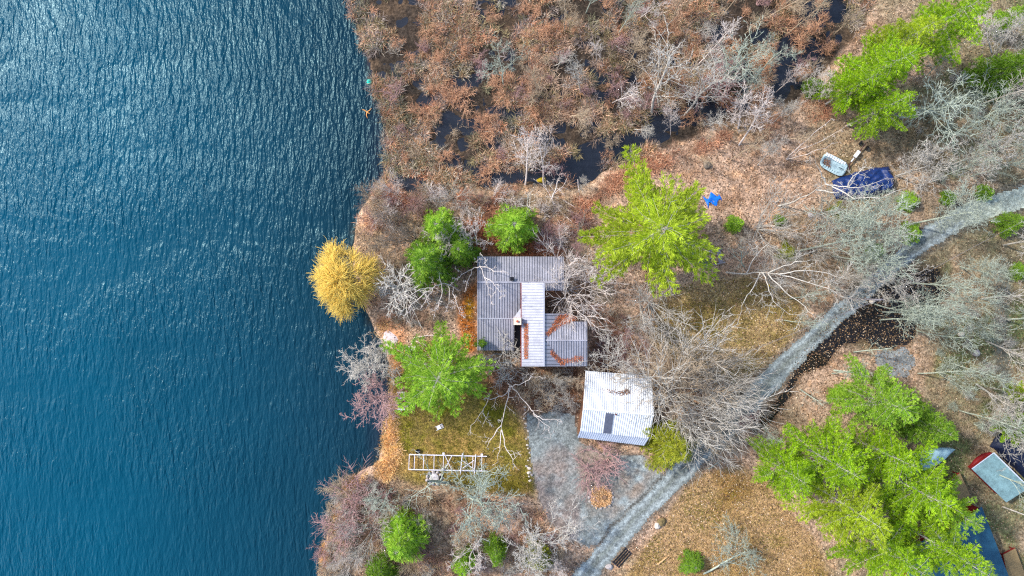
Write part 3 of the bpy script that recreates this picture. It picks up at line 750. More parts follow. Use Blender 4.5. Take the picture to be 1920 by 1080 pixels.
conifer('d1', 6, 3.4, 10, MG, 'cedar', (712,1078), 34, 7, 'cedar cut by the bottom edge, closest to the water', name='cedar_tree', spin=5)
conifer('d3', 8, 3.6, 10, DG, 'cedar', (930,1035), 26, 6, 'small dark cedar with the most solid crown in the brushy shore strip', name='cedar_tree', spin=1.4)
conifer('d2', 7, 3.4, 10, BG, 'cedar', (870,1058), 28, 6, 'bluish cedar behind bare twigs at the bottom edge', name='cedar_tree', spin=2.4)
conifer('d4', 9, 3.4, 10, MG, 'cedar', (1010,1045), 30, 5, 'faint green cedar under the spreading bare tree by the gravel track', name='cedar_tree', spin=.4)
conifer('d2', 7, 3.4, 10, BG, 'cedar', (1380,420), 20, 4, 'bluish green young cedar standing alone past the blue scrap of tarp', name='cedar_tree', spin=.9)
conifer('d1', 6, 3.4, 10, OG, 'cedar', (1898,418), 24, 4, 'young green conifer just below the gravel track at the picture edge', name='cedar_tree')
conifer('d1', 6, 3.4, 10, BG, 'cedar', (1905,128), 46, 11, 'dark bluish conifer behind twigs in the top corner', name='cedar_tree', spin=2.2)
conifer('d2', 7, 3.4, 10, BG, 'cedar', (1900,30), 26, 8, 'small dark conifer at the topmost corner', name='cedar_tree', spin=1.2)
SB = [((1299,1056), 25, 2.4, 'd1', MG, 'round bright green bush alone on the brown lawn at the bottom edge'),
 ((1460,412), 13, 1.6, 'd1', MG, 'small round green bush under the forked grey trunk'), ((1476,474), 20, 2.0, 'd4', OG, 'olive bush partly hidden by the branches of the leaning grey tree'),
 ((1570,396), 18, 1.8, 'd4', OG, 'ragged green bush beside the lower end of the blue boat cover'), ((1845,362), 20, 2.0, 'd2', MG, 'green bush touching the upper side of the gravel track'),
 ((1700,378), 24, 2.2, 'd2', BG, 'thin green bush past the end of the blue boat cover'), ((1705,436), 26, 2.2, 'd2', BG, 'thin green bush where the track goes under the bare trees'),
 ((1530,160), 22, 3.0, 'd1', DG, 'dark green bush at the dry edge of the marsh beside the pines'), ((1776,372), 18, 1.8, 'd2', OG, 'faint green bush between the blue boat cover and the track bend'),
 ((1640,470), 20, 1.8, 'd2', BG, 'green bush on the inside of the track bend under bare branches'), ((1905,510), 18, 2.0, 'd1', BG, 'dull green bush beside the pale path at the picture edge'),
 ((1570,740), 22, 2.2, 'd2', BG, 'thin green bush beside the tip of the big pine grove')]
for (c, r, h, k, cl, lab) in SB:
    conifer(k, 6, 3.4, 10, cl, 'cedar', c, r, h, lab, name='evergreen_bush', cat='bush')

# golden willow
def willow(center, rpx, height, label):
    rnd = random.Random(9); rs_ = np.random.RandomState(9)
    R = rpx*S*(H-height*.7)/H; mid = px(center[0], center[1], height*.6)
    root = empty('willow_tree', (mid.x, mid.y, ground(mid.x, mid.y)), label, 'tree')
    limbs = [((0,0,-.3),(0,0,height*.35),.22,.17,0)]; P = []; D = []; Ls = []
    for i in range(30):
        a = i*2.4; e = .1+1.3*((i+.5)/30)**.6; p = Vector((0, 0, height*.3)); rr = .09
        tgt = Vector((math.cos(a)*R*.75*math.sqrt((i+.5)/30), math.sin(a)*R*.75*math.sqrt((i+.5)/30), height*(.9-.35*(i/30))))
        for s_ in range(5):
            q = Vector((0, 0, height*.3)).lerp(tgt, (s_+1)/5) + Vector((rnd.gauss(0, .12), rnd.gauss(0, .12), .5*math.sin((s_+1)/5*3.1)))
            limbs.append((tuple(p), tuple(q), rr, rr*.7, 1)); rr *= .7; p = q
    for i in range(6800):
        a = rnd.uniform(0, 6.283); lob = 1+.12*math.sin(3*a+1)+.09*math.sin(7*a)+.07*math.sin(13*a); u = rnd.random()**.55; r_ = R*.86*u*lob
        if vnoise(np.array([math.cos(a)*r_+40]), np.array([math.sin(a)*r_+40]), .8, 5)[0] < .38 + .12*(1 if math.cos(a) > .3 else 0): continue
        zz = height*(.98-.5*u*u) - rnd.random()**2*height*.25
        P.append(Vector((math.cos(a)*r_, math.sin(a)*r_, zz))); az = a+rnd.gauss(0, .9)
        D.append(Vector((math.cos(az)*(.3+.6*u), math.sin(az)*(.3+.6*u), rnd.uniform(-.1, .8)))); Ls.append(rnd.uniform(.4, 1.5))
    segs = []
    sc_ = 1.0
    for p, d, L_ in zip(P, D, Ls):
        d = d.normalized(); q = p
        for k in range(4):
            n_ = q + d*L_*.33; segs.append((tuple(q), tuple(n_), .026*(1-k*.12), .026*(1-(k+1)*.12), 2)); q = n_
            d = (d + Vector((rnd.gauss(0, .22), rnd.gauss(0, .22), -.38+rnd.gauss(0, .15)))).normalized()
    def bld(nm, sg, m, ns):
        V, F = seg_mesh(nm, sg, ns); V = V*np.array([sc_, sc_, 1.0]); me = mesh_np(nm, V, F); link(nm, me, m, root)
    bld('trunk', limbs, M['bark_dark'], 6); bld('crown', segs, M['willow'], 3)
willow((650,524), 66, 8, 'yellow golden willow leaning out over the lake')

# single leafless trees --------------------------------------------------------
BT = [
 ('fan',2,'bark_grey',(1258,728),12.5,'wide bare maple with many grey stems between the garage and the gravel track',(1322,752),125,None),
 ('fan',6,'bark_grey',(1272,742),12,'fan of bare grey boughs reaching over the track below the wide maple',(1378,812),95,None),
 ('maple',2,'bark_tan',(1268,720),11,'bare brown crown over the straw lawn above the wide maple',(1310,672),80,None),
 ('maple',4,'bark_tan',(1250,735),11,'bare brown twigged tree standing with the wide maple beside the garage',(1262,682),82,None),
 ('fan',3,'bark_grey',(1218,570),8,'pale grey bare tree below the big star shaped pine, fanning over the lawn',(1250,622),72,None),
 ('birch',1,'bark_grey',(1200,572),7,'low bare tree between the big pine and the garage, close beside the fanning one',(1205,605),50,None),
 ('fan',6,'bark_pale',(1064,542),10.5,'pale bare tree spreading over the wing of the grey house roof',(1070,545),80,None),
 ('birch',2,'bark_pale',(1092,528),9,'white barked tree rising next to the pale one at the house wing',(1098,525),48,None),
 ('shrub',2,'bark_grey',(948,668),5,'fine twigged grey tree covering the lower corner of the grey house roof',(945,672),48,None),
 ('maple',8,'bark_dark',(780,450),8,'dark bent tree at the lake point reaching towards the water',(712,424),62,None),
 ('birch',3,'bark_pale',(895,470),9,'white birch standing at the upper corner of the grey house roof',(890,430),38,None),
 ('birch',6,'bark_pale',(848,455),8,'white birch poking up through the green cedar crowns',(835,440),36,None),
 ('slim',1,'bark_grey',(770,530),7,'thin grey tree between the willow and the dark cedar',(735,545),55,None),
 ('maple',1,'bark_grey',(738,712),8,'bare tree leaning over the lake beside the broad green pine, higher of two',(690,665),52,None),
 ('maple',5,'bark_red',(738,745),8,'reddish bare tree leaning over the lake beside the two white chairs',(686,742),58,None),
 ('maple',3,'bark_grey',(1135,690),7,'bare tree with twigs crossing the upper edge of the white garage roof',(1140,690),62,None),
 ('shrub',3,'bark_red',(1135,858),3.2,'reddish bare shrub in front of the white garage',(1130,862),42,None),
 ('shrub',5,'bark_red',(1105,885),2.6,'low pinkish shrub on the gravel between the garage and the round leaf bed',None,36,None),
 ('maple',5,'bark_green',(880,930),9,'crooked grey tree below the white metal frame with mossy limbs',(915,965),75,None),
 ('snag',1,'bark_green',(840,905),7,'small crooked tree between the metal frame and the water',(790,912),50,None),
 ('birch',7,'bark_green',(735,915),6,'leaning grey stem in the reeds by the shore brush',(705,955),36,None),
 ('maple',7,'bark_grey',(985,985),8,'grey bare tree at the edge of the gravel drive near the bottom',(1000,1020),72,None),
 ('birch',8,'bark_pale',(905,1000),8,'white stemmed tree among dark undergrowth at the bottom edge',(895,1050),48,None),
 ('shrub',7,'bark_red',(665,925),4,'pinkish bare bush right at the water below the metal frame',(660,930),50,None),
 ('shrub',9,'bark_tan',(612,908),2.4,'round tan bush standing in the lake off the shore brush',None,26,None),
 ('shrub',11,'bark_red',(650,985),3.6,'pinkish bare bush at the water near the bottom edge',None,46,None),
 ('maple',3,'bark_green',(1320,1075),8,'bare tree lying across the brown lawn beside the round green bush',(1415,1045),75,None),
 ('slim',2,'bark_pale',(1385,272),9,'slender white stem at the dry edge of the marsh',(1428,195),28,None),
 ('slim',5,'bark_pale',(1384,240),8,'short forked white stem standing in the last dark marsh pool',(1396,180),26,None),
 ('birch',1,'bark_green',(945,162),7,'pale grey tree standing alone in the reeds with a clean forked trunk',(938,88),46,None),
 ('birch',3,'bark_pale',(1020,345),9,'tall white birch at the marsh edge above the lone cedar',(1012,262),45,None),
 ('slim',7,'bark_pale',(985,345),9,'thin white stem beside the tall birch at the marsh edge',(995,240),30,None),
 ('snag',3,'bark_pale',(1028,388),5,'low crooked white tree in leaves above the fallen birch logs',(1040,350),34,None),
 ('snag',5,'bark_grey',(998,400),5,'arched grey tree between the lone cedar and the fallen logs',(975,365),36,None),
 ('snag',2,'bark_dark',(1098,438),4,'small dark crooked tree below the fallen logs beside the star shaped pine',(1085,410),34,None),
 ('ash',2,'bark_grey',(1225,210),13,'long straight grey tree leaning across the middle of the marsh',(1270,95),60,None),
 ('maple',2,'bark_tan',(1245,145),9,'pale bushy crowned tree in the middle of the marsh',(1258,120),62,None),
 ('ash',3,'bark_green',(1345,165),13,'grey green tree leaning over the marsh towards the top edge',(1400,70),60,None),
 ('ash',4,'bark_grey',(1285,215),12,'thin grey pair of trunks leaning over red twigs in the marsh',(1330,150),45,None),
 ('shrub',1,'bark_red',(1345,155),4.5,'dark red twigged bush in the middle of the marsh',None,48,None),
 ('ash',5,'bark_pale',(1858,98),12,'white birch trunk standing clear of the pines in the top corner',(1845,20),30,None),
 ('ash',6,'bark_green',(1710,205),13,'grey tree fanning out from the lower side of the tall pines',(1800,180),85,None),
 ('birch',7,'bark_pale',(1535,190),7,'slender pale tree at the marsh side of the bright pines',(1545,145),32,None),
 ('snag',4,'bark_green',(1395,500),5,'small leaning grey tree beside the trunk that reaches over the track bend',(1375,478),32,None),
 ('birch',9,'bark_grey',(1412,470),4,'small twiggy tree on leaves near the weathered wooden frame',(1400,450),26,None),
]
for k, s_, m_, b_, h_, lab, top, spr, g in BT:
    bare(k, s_, m_, b_, h_, lab, top, spr, g, name='leafless_shrub' if k == 'shrub' else 'leafless_tree', cat='shrub' if k == 'shrub' else 'tree')

# groves of look-alike trees: kind, material, ground spots
def away(b, h, f=1.0, j=10):
    k = h*.72/(H-h*.72)*f
    return (b[0]+(b[0]-960)*k+rt.uniform(-j, j), b[1]+(b[1]-540)*k+rt.uniform(-j, j))
TONE = {'bark_green': 'greenish', 'bark_grey': 'grey', 'bark_pale': 'whitish', 'bark_tan': 'tan', 'bark_red': 'reddish', 'bark_bush': 'orange tan'}
def grove(spots, kinds, mats, hs, label, group, spr=(.7, 1.0), name='leafless_tree', cat='tree', j=26):
    for i, b in enumerate(spots):
        k, s_ = kinds[i % len(kinds)]; h = rt.uniform(*hs)
        mm_ = mats[(i*7+i//3) % len(mats)]; o_ = bare(k, s_, mm_, b, h, label, away(b, h, 1.0, j), rt.uniform(*spr), group, name, cat)
        PENDING.append((o_, b, TONE[mm_] + ' ' + label))
grove([(1560,480),(1600,500),(1530,430),(1590,440),(1650,440),(1700,420),(1750,340),(1680,330),(1620,420),(1500,470)], [('ash',1),('maple',3),('ash',4),('maple',1)], ['bark_green','bark_grey'], (10,14),
      'bare tree at the upper track', 'bare trees along the upper track', (.75,1.0))
grove([(1640,570),(1655,585),(1668,562),(1650,600),(1690,590),(1735,560),(1720,620),(1700,530)], [('ash',2),('slim',3),('ash',5)], ['bark_green'], (11,15),
      'straight bare tree', 'bare trees beside the ditch', (.6,.85), j=12)
grove([(1790,600),(1800,500),(1840,560),(1780,680),(1830,720),(1760,700),(1850,640),(1880,600),(1720,700),(1800,770),(1870,740),(1850,800),(1900,680),(1880,460),(1850,880),(1880,950)],
      [('ash',3),('maple',5),('ash',6),('slim',1),('maple',7),('ash',4)], ['bark_green','bark_green','bark_grey'], (10,14),
      'bare thicket tree', 'bare trees around the pale path', (.7,1.0))
grove([(1740,230),(1790,250),(1830,200),(1860,280),(1780,310),(1730,150),(1860,150),(1900,220),(1820,330),(1900,310),(1880,50),(1840,130)],
      [('ash',6),('maple',3),('slim',5),('ash',1),('maple',7)], ['bark_green','bark_green','bark_grey'], (9,13),
      'bare slope tree', 'bare trees on the upper slope', (.7,1.0))
grove([(1430,800),(1500,730),(1560,700),(1600,660)], [('slim',7),('snag',3)], ['bark_green'], (6,9), 'slight bare tree', 'bare trees on the ditch bank', (.7,1.0))
grove([(1410,250),(1450,230),(1330,270),(1370,300),(1420,310),(1470,260),(1300,290)], [('slim',1),('maple',7),('slim',5)], ['bark_tan','bark_grey'], (5,9),
      'small bare bank tree', 'bare trees on the bank of the marsh', (.6,.9))
grove([(1060,60),(1100,20),(1120,110),(1160,60),(1200,30),(1090,170),(1150,190),(1190,240),(1260,40),(1300,60),(1360,20),(1400,60),(1440,30),(1480,60),(1530,30),(1570,60),(1420,140),(1460,170),(1380,190),(1310,120),
       (1330,235),(1260,250),(1510,150),(1180,120),(1040,120),(1070,215),(1010,180),(1500,15),(1340,-10),(1240,-5)],
      [('ash',2),('slim',3),('slim',7),('ash',5),('birch',8),('slim',1)], ['bark_tan','bark_grey','bark_green','bark_tan','bark_pale'], (8,12),
      'slim bare marsh tree', 'bare trees standing in the marsh', (.55,.85))
# low bare shrubs
def scatter(n, poly, seed, ok=None):
    rr = random.Random(seed); xs = [p[0] for p in poly]; ys = [p[1] for p in poly]; out = []
    tries = 0
    while len(out) < n and tries < 20000:
        tries += 1; x = rr.uniform(min(xs), max(xs)); y = rr.uniform(min(ys), max(ys))
        if not inside(poly, np.array([(x-960)*S]), np.array([(540-y)*S]))[0]: continue
        if any((x-a)**2+(y-b)**2 < 13**2 for a, b in out): continue
        out.append((x, y))
    return out
SH = [('shrub', i) for i in (1, 3, 5, 7, 9, 11)]
grove(scatter(120, [(720,60),(1000,0),(1560,0),(1570,100),(1470,180),(1290,250),(1120,310),(1000,335),(760,335),(730,240)], 1), SH, ['bark_bush','bark_tan','bark_bush','bark_red','bark_bush'], (1.4,2.8),
      'low tangled marsh bush', 'low bushes of the marsh', (.9,1.5), 'leafless_shrub', 'shrub')
grove(scatter(26, [(690,350),(820,370),(950,360),(1080,370),(1100,440),(1020,470),(980,380),(900,400),(850,385),(700,420)], 2), SH, ['bark_tan','bark_red','bark_pale'], (1.6,3.2),
      'leafless bush', 'bushes between marsh and cedars', (.9,1.3), 'leafless_shrub', 'shrub')
grove(scatter(20, [(700,450),(770,470),(780,540),(870,570),(860,600),(740,610),(715,560)], 3), SH, ['bark_tan','bark_grey'], (1.4,2.6),
      'leafless bush', 'bushes behind the willow', (.8,1.2), 'leafless_shrub', 'shrub')
grove(scatter(34, [(650,930),(760,910),(860,940),(1000,945),(1050,1010),(1060,1080),(630,1080)], 4), SH, ['bark_red','bark_tan','bark_grey'], (1.5,3.0),
      'leafless shore bush', 'bushes below the yard', (.9,1.4), 'leafless_shrub', 'shrub')
grove(scatter(34, [(655,890),(700,900),(670,950),(650,1000),(640,1090),(596,1090),(606,1030),(622,950)], 14), SH, ['bark_red','bark_grey','bark_tan'], (1.4,2.8),
      'leafless waterside bush', 'bushes at the water below the yard', (.9,1.3), 'leafless_shrub', 'shrub')
grove(scatter(10, [(690,620),(712,620),(728,700),(728,800),(716,860),(704,860),(716,780),(706,680)], 15), SH, ['bark_tan','bark_grey'], (.9,1.6),
      'leafless yard shore bush', 'bushes at the yard shore', (.9,1.3), 'leafless_shrub', 'shrub')
grove(scatter(14, [(985,690),(1080,700),(1080,760),(1010,790),(970,740)], 5), SH, ['bark_grey','bark_tan'], (1.4,2.4),
      'leafless bush', 'bushes between house and garage', (.8,1.3), 'leafless_shrub', 'shrub')
grove(scatter(14, [(1110,560),(1180,570),(1190,690),(1115,690)], 6), SH, ['bark_red','bark_tan'], (1.2,2.2),
      'leafless bush', 'bushes along the house wing', (.8,1.3), 'leafless_shrub', 'shrub')
grove(scatter(10, [(1390,740),(1440,760),(1430,830),(1380,860),(1330,850)], 7), SH, ['bark_grey','bark_red'], (1.2,2.4),
      'leafless bush', 'bushes beside the track', (.8,1.3), 'leafless_shrub', 'shrub')
grove(scatter(40, [(1780,120),(1900,120),(1910,340),(1700,340),(1720,230)], 8) + scatter(30, [(1760,560),(1910,480),(1910,800),(1800,820),(1740,700)], 9) , SH, ['bark_green','bark_tan','bark_grey'], (1.0,2.2),
      'low woodland bush', 'bushes of the woodland floor', (.8,1.3), 'leafless_shrub', 'shrub')

grove([(705,372),(740,360),(775,385),(725,402),(700,415),(800,372)], [('fan',3),('fan',6)], ['bark_tan','bark_pale','bark_red'], (4,6),
      'bare spreading shore tree', 'bare trees at the lake point', (.7,.9), j=10)
grove([(1120,600),(1150,640),(1175,600),(1190,660),(1080,705),(1035,712),(1000,740),(1050,745)], [('fan',2),('maple',3),('fan',6)], ['bark_grey','bark_red','bark_tan'], (4,6.5),
      'bare spreading yard tree', 'bare trees around the garage', (.65,.9), j=10)
grove([(1140,395),(1080,470),(1100,500),(1030,440),(1100,350),(900,385),(850,372)], [('fan',3),('maple',7),('fan',2)], ['bark_tan','bark_red','bark_grey'], (4,6),
      'bare pinkish crowned tree', 'bare trees between cedar and pine', (.6,.9), j=10)
grove([(1440,520),(1480,560),(1520,470),(1560,530),(1470,600),(1420,430),(1540,400),(1620,380)], [('fan',6),('ash',2),('fan',3)], ['bark_grey','bark_green'], (8,11),
      'bare long limbed tree', 'bare long limbed trees along the lawn', (.65,.85), j=14)
grove([(1330,760),(1300,800),(1340,700),(1290,680)], [('fan',2),('fan',6)], ['bark_grey','bark_tan'], (7,10), 'bare many stemmed tree', 'bare trees round the wide maple', (.8,1.0), j=14)
grove([(800,960),(850,985),(960,960),(780,1040),(1040,1040),(700,990),(660,1040)], [('fan',3),('maple',7),('fan',2)], ['bark_grey','bark_tan','bark_pale'], (4,7), 'bare crooked brush tree', 'bare trees in the shore brush', (.7,.9), j=12)

# birch with long white boughs over the yard, limb by limb
def limb_tree(base, limbs, r0, label, m, seed=5, name='leafless_tree', sub=(5, 1.3), d0=2):
    b = gpx(*base); root = empty(name, b, label, 'tree'); rnd = random.Random(seed); big = []; out = []
    sp = dict(SPEC['birch'], depth=3, kids=[4, 4, 3], steps=[4, 3, 3, 2])
    for li, lb in enumerate(limbs):
        pts = [px(*p)-b if p[2] is not None else Vector((0, 0, -.1)) for p in lb]
        fine = [pts[0]]
        for a, c in zip(pts[:-1], pts[1:]):
            n_ = 3
            for i in range(1, n_+1):
                q = a.lerp(c, i/n_)
                if i < n_: q += Vector((rnd.gauss(0, .09), rnd.gauss(0, .09), rnd.gauss(0, .08)))
                fine.append(q)
        n_ = len(fine)-1; rr = r0 if li == 0 else r0*.62
        for i in range(n_):
            big.append((tuple(fine[i]), tuple(fine[i+1]), rr*(1-.85*i/n_), rr*(1-.85*(i+1)/n_), 0))
            if i > n_*.3 and rnd.random() < .8:
                d = (fine[i+1]-fine[i]).normalized(); o = d.orthogonal(); o.rotate(Quaternion(d, rnd.uniform(0, 6.28)))
                grow(rnd, fine[i+1], d*.7+o, sub[1]*rnd.uniform(.6, 1.3)*(1.2-.6*i/n_), max(rr*.35*(1-.7*i/n_), .02), d0, sp, out)
    V, F = seg_mesh('a', big, 7); link('trunk', mesh_np('trunk', V, F), M[m], root)
    V, F = seg_mesh('b', out, 4); link('crown', mesh_np('crown', V, F), M[m], root)
    return root
limb_tree((952,712), [[(952,712,0),(956,722,3),(953,745,5),(942,790,7),(940,810,8)],
    [(940,798,7.5),(922,822,8.2),(912,840,8.4)],[(940,806,8),(937,838,8.6),(934,866,8.8)],[(941,806,8),(946,835,8.8),(962,862,9.2),(968,876,9.4)],
    [(954,728,3.6),(942,743,5.2),(920,749,6),(908,746,6.4)],[(955,724,3.2),(972,722,5),(992,712,6.4),(1012,706,7)],
    [(958,722,3.2),(972,738,5),(992,762,6.5),(1003,780,7.2),(1030,800,8),(1032,822,8.4)],[(1000,775,7),(1018,787,7.6),(1050,786,8)]],
    .10, 'white birch with long bare boughs over the yard between the pine and the garage', 'bark_pale', 5)
limb_tree((918,735), [[(918,735,0),(914,752,3),(905,770,4.5),(890,792,5.5),(876,815,6)],[(905,770,4.5),(910,782,5),(912,790,5.2)]],
    .06, 'thin white birch bending over the grass beside the long boughed one', 'bark_pale', 8)
limb_tree((1352,512), [[(1352,512,0),(1385,513,3),(1430,511,6),(1462,514,8)],[(1440,512,6.5),(1470,498,8),(1500,490,9.5),(1535,488,10.5)],[(1455,513,7.5),(1500,525,9),(1550,540,10.5),(1590,560,11)],
    [(1430,512,6),(1440,535,7.5),(1450,565,8.5),(1480,590,9)],[(1425,512,5.8),(1412,540,7),(1395,565,8),(1388,590,8)],[(1462,514,8),(1490,508,9.5),(1540,510,11),(1580,520,12)],[(1440,513,6.5),(1470,545,8),(1510,575,9.5),(1530,600,10)],
    [(1400,512,4.5),(1410,490,6),(1430,465,7.5),(1445,450,8)]], 0.13, 'grey tree with a long lying trunk whose bare crown reaches the track bend', 'bark_grey', 21, sub=(5, 2.6), d0=1)
limb_tree((1450,388), [[(1450,388,0),(1478,382,2),(1515,366,5),(1548,345,8)],[(1450,388,0),(1462,375,1.5),(1448,358,3),(1442,335,4.5)],[(1548,345,8),(1575,350,9),(1610,352,10.5),(1660,335,12)],[(1548,345,8),(1540,325,9),(1528,300,10)],
    [(1530,356,6.5),(1570,362,8),(1590,352,9),(1612,322,10)],[(1560,350,8.5),(1600,372,10),(1650,372,11.5),(1700,352,12.5)],[(1590,351,9.5),(1600,330,10.5),(1625,310,11.5)]], 0.15, 'grey forked tree leaning across the blue boat cover', 'bark_grey', 22, sub=(4, 1.5), d0=1)
limb_tree((1464,302), [[(1464,302,0),(1490,283,3),(1525,250,6),(1560,222,8.5)],[(1466,303,0),(1500,280,3.5),(1545,262,6),(1592,232,9)],[(1466,304,0),(1500,292,3),(1535,280,5),(1575,266,7)]], .085, 'white birch with three long stems leaning towards the pale ribbed raft', 'bark_pale', 23, sub=(4, .7))
limb_tree((876,506), [[(876,506,0),(884,506,4),(900,499,6),(915,502,7),(930,509,7.6),(952,511,8)],[(900,500,6),(908,520,7),(916,540,7.6),(921,566,8)],[(908,520,7),(925,530,7.8),(936,545,8.2),(946,557,8.4)],[(884,506,4),(878,525,6),(874,545,7)],[(915,502,7),(912,490,7.6),(900,478,8)],[(884,506,4),(865,515,5.5),(850,530,6)]],
    .08, 'white birch with crooked boughs hanging over the grey house roof', 'bark_pale', 31, sub=(4, .9), d0=1)
limb_tree((868,548), [[(868,548,0),(850,538,3),(828,532,5),(812,540,6),(800,560,7),(788,580,7.4)],[(850,538,4),(852,555,5.5),(858,575,6.4),(862,590,6.8)],[(828,532,5),(828,555,6),(822,575,6.8),(812,600,7.4)],[(812,540,6),(788,542,7),(768,555,7.6),(740,572,8)],[(828,532,5),(824,515,6),(812,502,6.6)],[(840,536,4.5),(842,560,6),(838,580,6.8)],[(800,546,6.5),(772,570,7.4),(758,592,7.8)]],
    .09, 'pale birch whose branches fan out between the dark cedar and the broad pine', 'bark_pale', 32, sub=(4, 1.0), d0=1)
name_by_place()
# ------------------------------------------------------------------ house
def roof_mat(name, c, rough=.45):
    return mat(name, c, rough, noise=(.45, .22, 3, .14, 11, .1), spec=.35, bump=(2, .25, .03))
M['roof'] = roof_mat('grey_metal_roof', srgb(152,151,160)); M['rib'] = mat('roof_rib_shaded', srgb(96,96,102), .5)  # shadow lines along the ribs put into their darker colour
M['roof2'] = roof_mat('sunlit_metal_roof', srgb(164,166,178)); M['rib2'] = mat('roof_rib_sunlit', srgb(128,132,148), .5)  # sun-facing slope: brightness put into paler copies of roof and rib
M['flash'] = mat('flashing', srgb(164,166,176), .6)
M['wall'] = mat('wood_siding', srgb(120,84,62), .8, noise=(3, .2)); M['glass'] = mat('window_glass', srgb(30,44,54), .08, spec=.6)
M['trim'] = mat('white_trim', srgb(214,212,206), .6); M['brick'] = mat('brick', srgb(170,80,54), .85, noise=(6, .3))
M['cream'] = mat('chimney_cap', srgb(214,200,180), .8, noise=(5, .15)); M['black'] = mat('black_metal', srgb(24,24,30), .4)
M['orange'] = mat('rusty_needles', attr='col', rough=.9)
M['dark'] = mat('dark_recess', srgb(40,46,50), .6)  # dark colour carries the shade of the roof gap

def panel(mb, a, b, c, d, n, th=.08, rh=.05, rw=.05, mi=0, ri=1):
    """roof plane a-b (ridge) to d-c (eave); n ribs run from ridge to eave"""
    a, b, c, d = map(Vector, (a, b, c, d)); nrm = (b-a).cross(d-a).normalized()
    if nrm.z < 0: nrm = -nrm
    t = nrm*th
    mb.hexa([p-t for p in (a, b, c, d)] + [a, b, c, d], mi)
    for i in range(n):
        f = (i+.5)/n; p = a.lerp(b, f) + nrm*(rh/2+.001); q = d.lerp(c, f) + nrm*(rh/2+.001)
        mb.beam(p.lerp(q, .003), q.lerp(p, .003), rw, rh, ri)
def win(root, c, w, h, rz):
    f = MB(); ux = Vector((math.cos(rz), math.sin(rz), 0)); n_ = Vector((math.sin(rz), -math.cos(rz), 0)); c = Vector(c)
    for s_ in (-1, 1):
        f.box(c + ux*s_*(w/2) + n_*.03, (.08, .08, h+.08), rz); f.box(c + Vector((0, 0, s_*h/2)) + n_*.03, (w-.08, .08, .08), rz)
    o = f.build('window', M['trim'], root)
    g = MB(); g.box(c + n_*.015, (w-.08, .02, h-.08), rz); g.build('pane', M['glass'], o)

house = empty('house', (0, 0, 0), 'grey metal roofed house with a brick chimney and orange needles in its roof valleys', 'house')
zg = 0.6
w = MB()
def wallbox(x0, y0, x1, y1, z1, z0=.2):
    a = px(x0, y0, z1); b = px(x1, y1, z1)
    w.hexa([(a.x,b.y,z0),(b.x,b.y,z0),(b.x,a.y,z0),(a.x,a.y,z0),(a.x,b.y,z1),(b.x,b.y,z1),(b.x,a.y,z1),(a.x,a.y,z1)])
wallbox(900, 486, 1051, 560, 3.4); wallbox(901, 560.5, 960, 648, 2.75); wallbox(981, 560.6, 1016, 597, 4.6); wallbox(981, 597.3, 1059, 683, 4.6); wallbox(1059.3, 607, 1095, 682, 4.4); wallbox(960.4,560.7,980.6,606,3.0)
w.build('wall', M['wall'], house)
zr, ze, zm_, zs = 5.0, 3.6, 3.7, 3.0
rA = MB()
panel(rA, px(895,529,zr), px(1057,529,zr), px(1057,481,ze), px(895,481,ze), 34)
panel(rA, px(895,529,zr), px(982,529,zr), px(982,597,zm_), px(895,597,zm_), 18)
panel(rA, px(1018,529,zr), px(1057,529,zr), px(1057,545,4.65), px(1018,545,4.65), 8)
panel(rA, px(895,597.3,zm_-.01), px(964,597.3,zm_-.01), px(964,657,zs), px(895,657,zs), 15)
rA.beam(px(895,529,zr+.05), px(1057,529,zr+.05), .22, .06, 0)
rA.beam(px(895,597,zm_+.03), px(964,597,zm_+.03), .13, .06, 2)
rA.build('roof', [M['roof'], M['rib'], M['flash']], house)['label'] = 'lower grey ribbed roof with a long cross ridge'
rB = MB(); zt_, zb = 6.5, 5.15
panel(rB, px(1020,687,zt_), px(1020,530,zt_), px(977,530,zb), px(977,687,zb), 30)
rB.beam(px(1020,687,zt_+.05), px(1020,530,zt_+.05), .16, .07, 2)
rB.beam(px(977,687,zb+.02), px(977,530,zb+.02), .07, .1, 3)
rB.build('roof', [M['roof2'], M['rib2'], M['flash'], M['brick']], house)['label'] = 'narrow upper roof with sunlit pale ribs running across it'
rC = MB()
panel(rC, px(1020,588,zt_-.01), px(1020,687,zt_-.01), px(1066,687,zb-.17), px(1066,588,zb-.17), 14)
panel(rC, px(1022,638,zt_-.08), px(1101,638,zt_-.08), px(1101,603,5.5), px(1022,603,5.5), 17)
panel(rC, px(1022,638,zt_-.08), px(1101,638,zt_-.08), px(1101,686.6,zb), px(1022,686.6,zb), 17)
rC.beam(px(1024,638,zt_-.03), px(1101,638,zt_-.03), .15, .07, 0)
rC.build('roof', [M['roof'], M['rib']], house)['label'] = 'gabled wing roof meeting the upper roof at two valleys'
# cricket above the chimney
ck = MB(); a = px(976,578,5.1); b = px(963,596,4.3); c = px(977,596,5.15)
ck.poly([a, b, c]); ck.poly([a, c, b]) if False else None
ck.build('chimney_cricket', M['flash'], house)
# recess floor: dark sheet added for the shade in the roof gap
rf = MB(); rf.hexa([px(964.3,656,2.2), px(980.8,656,2.2), px(980.8,606.3,2.2), px(964.3,606.3,2.2), px(964.3,656,2.3), px(980.8,656,2.3), px(980.8,606.3,2.3), px(964.3,606.3,2.3)])
rf.build('recess_shade', M['dark'], house)
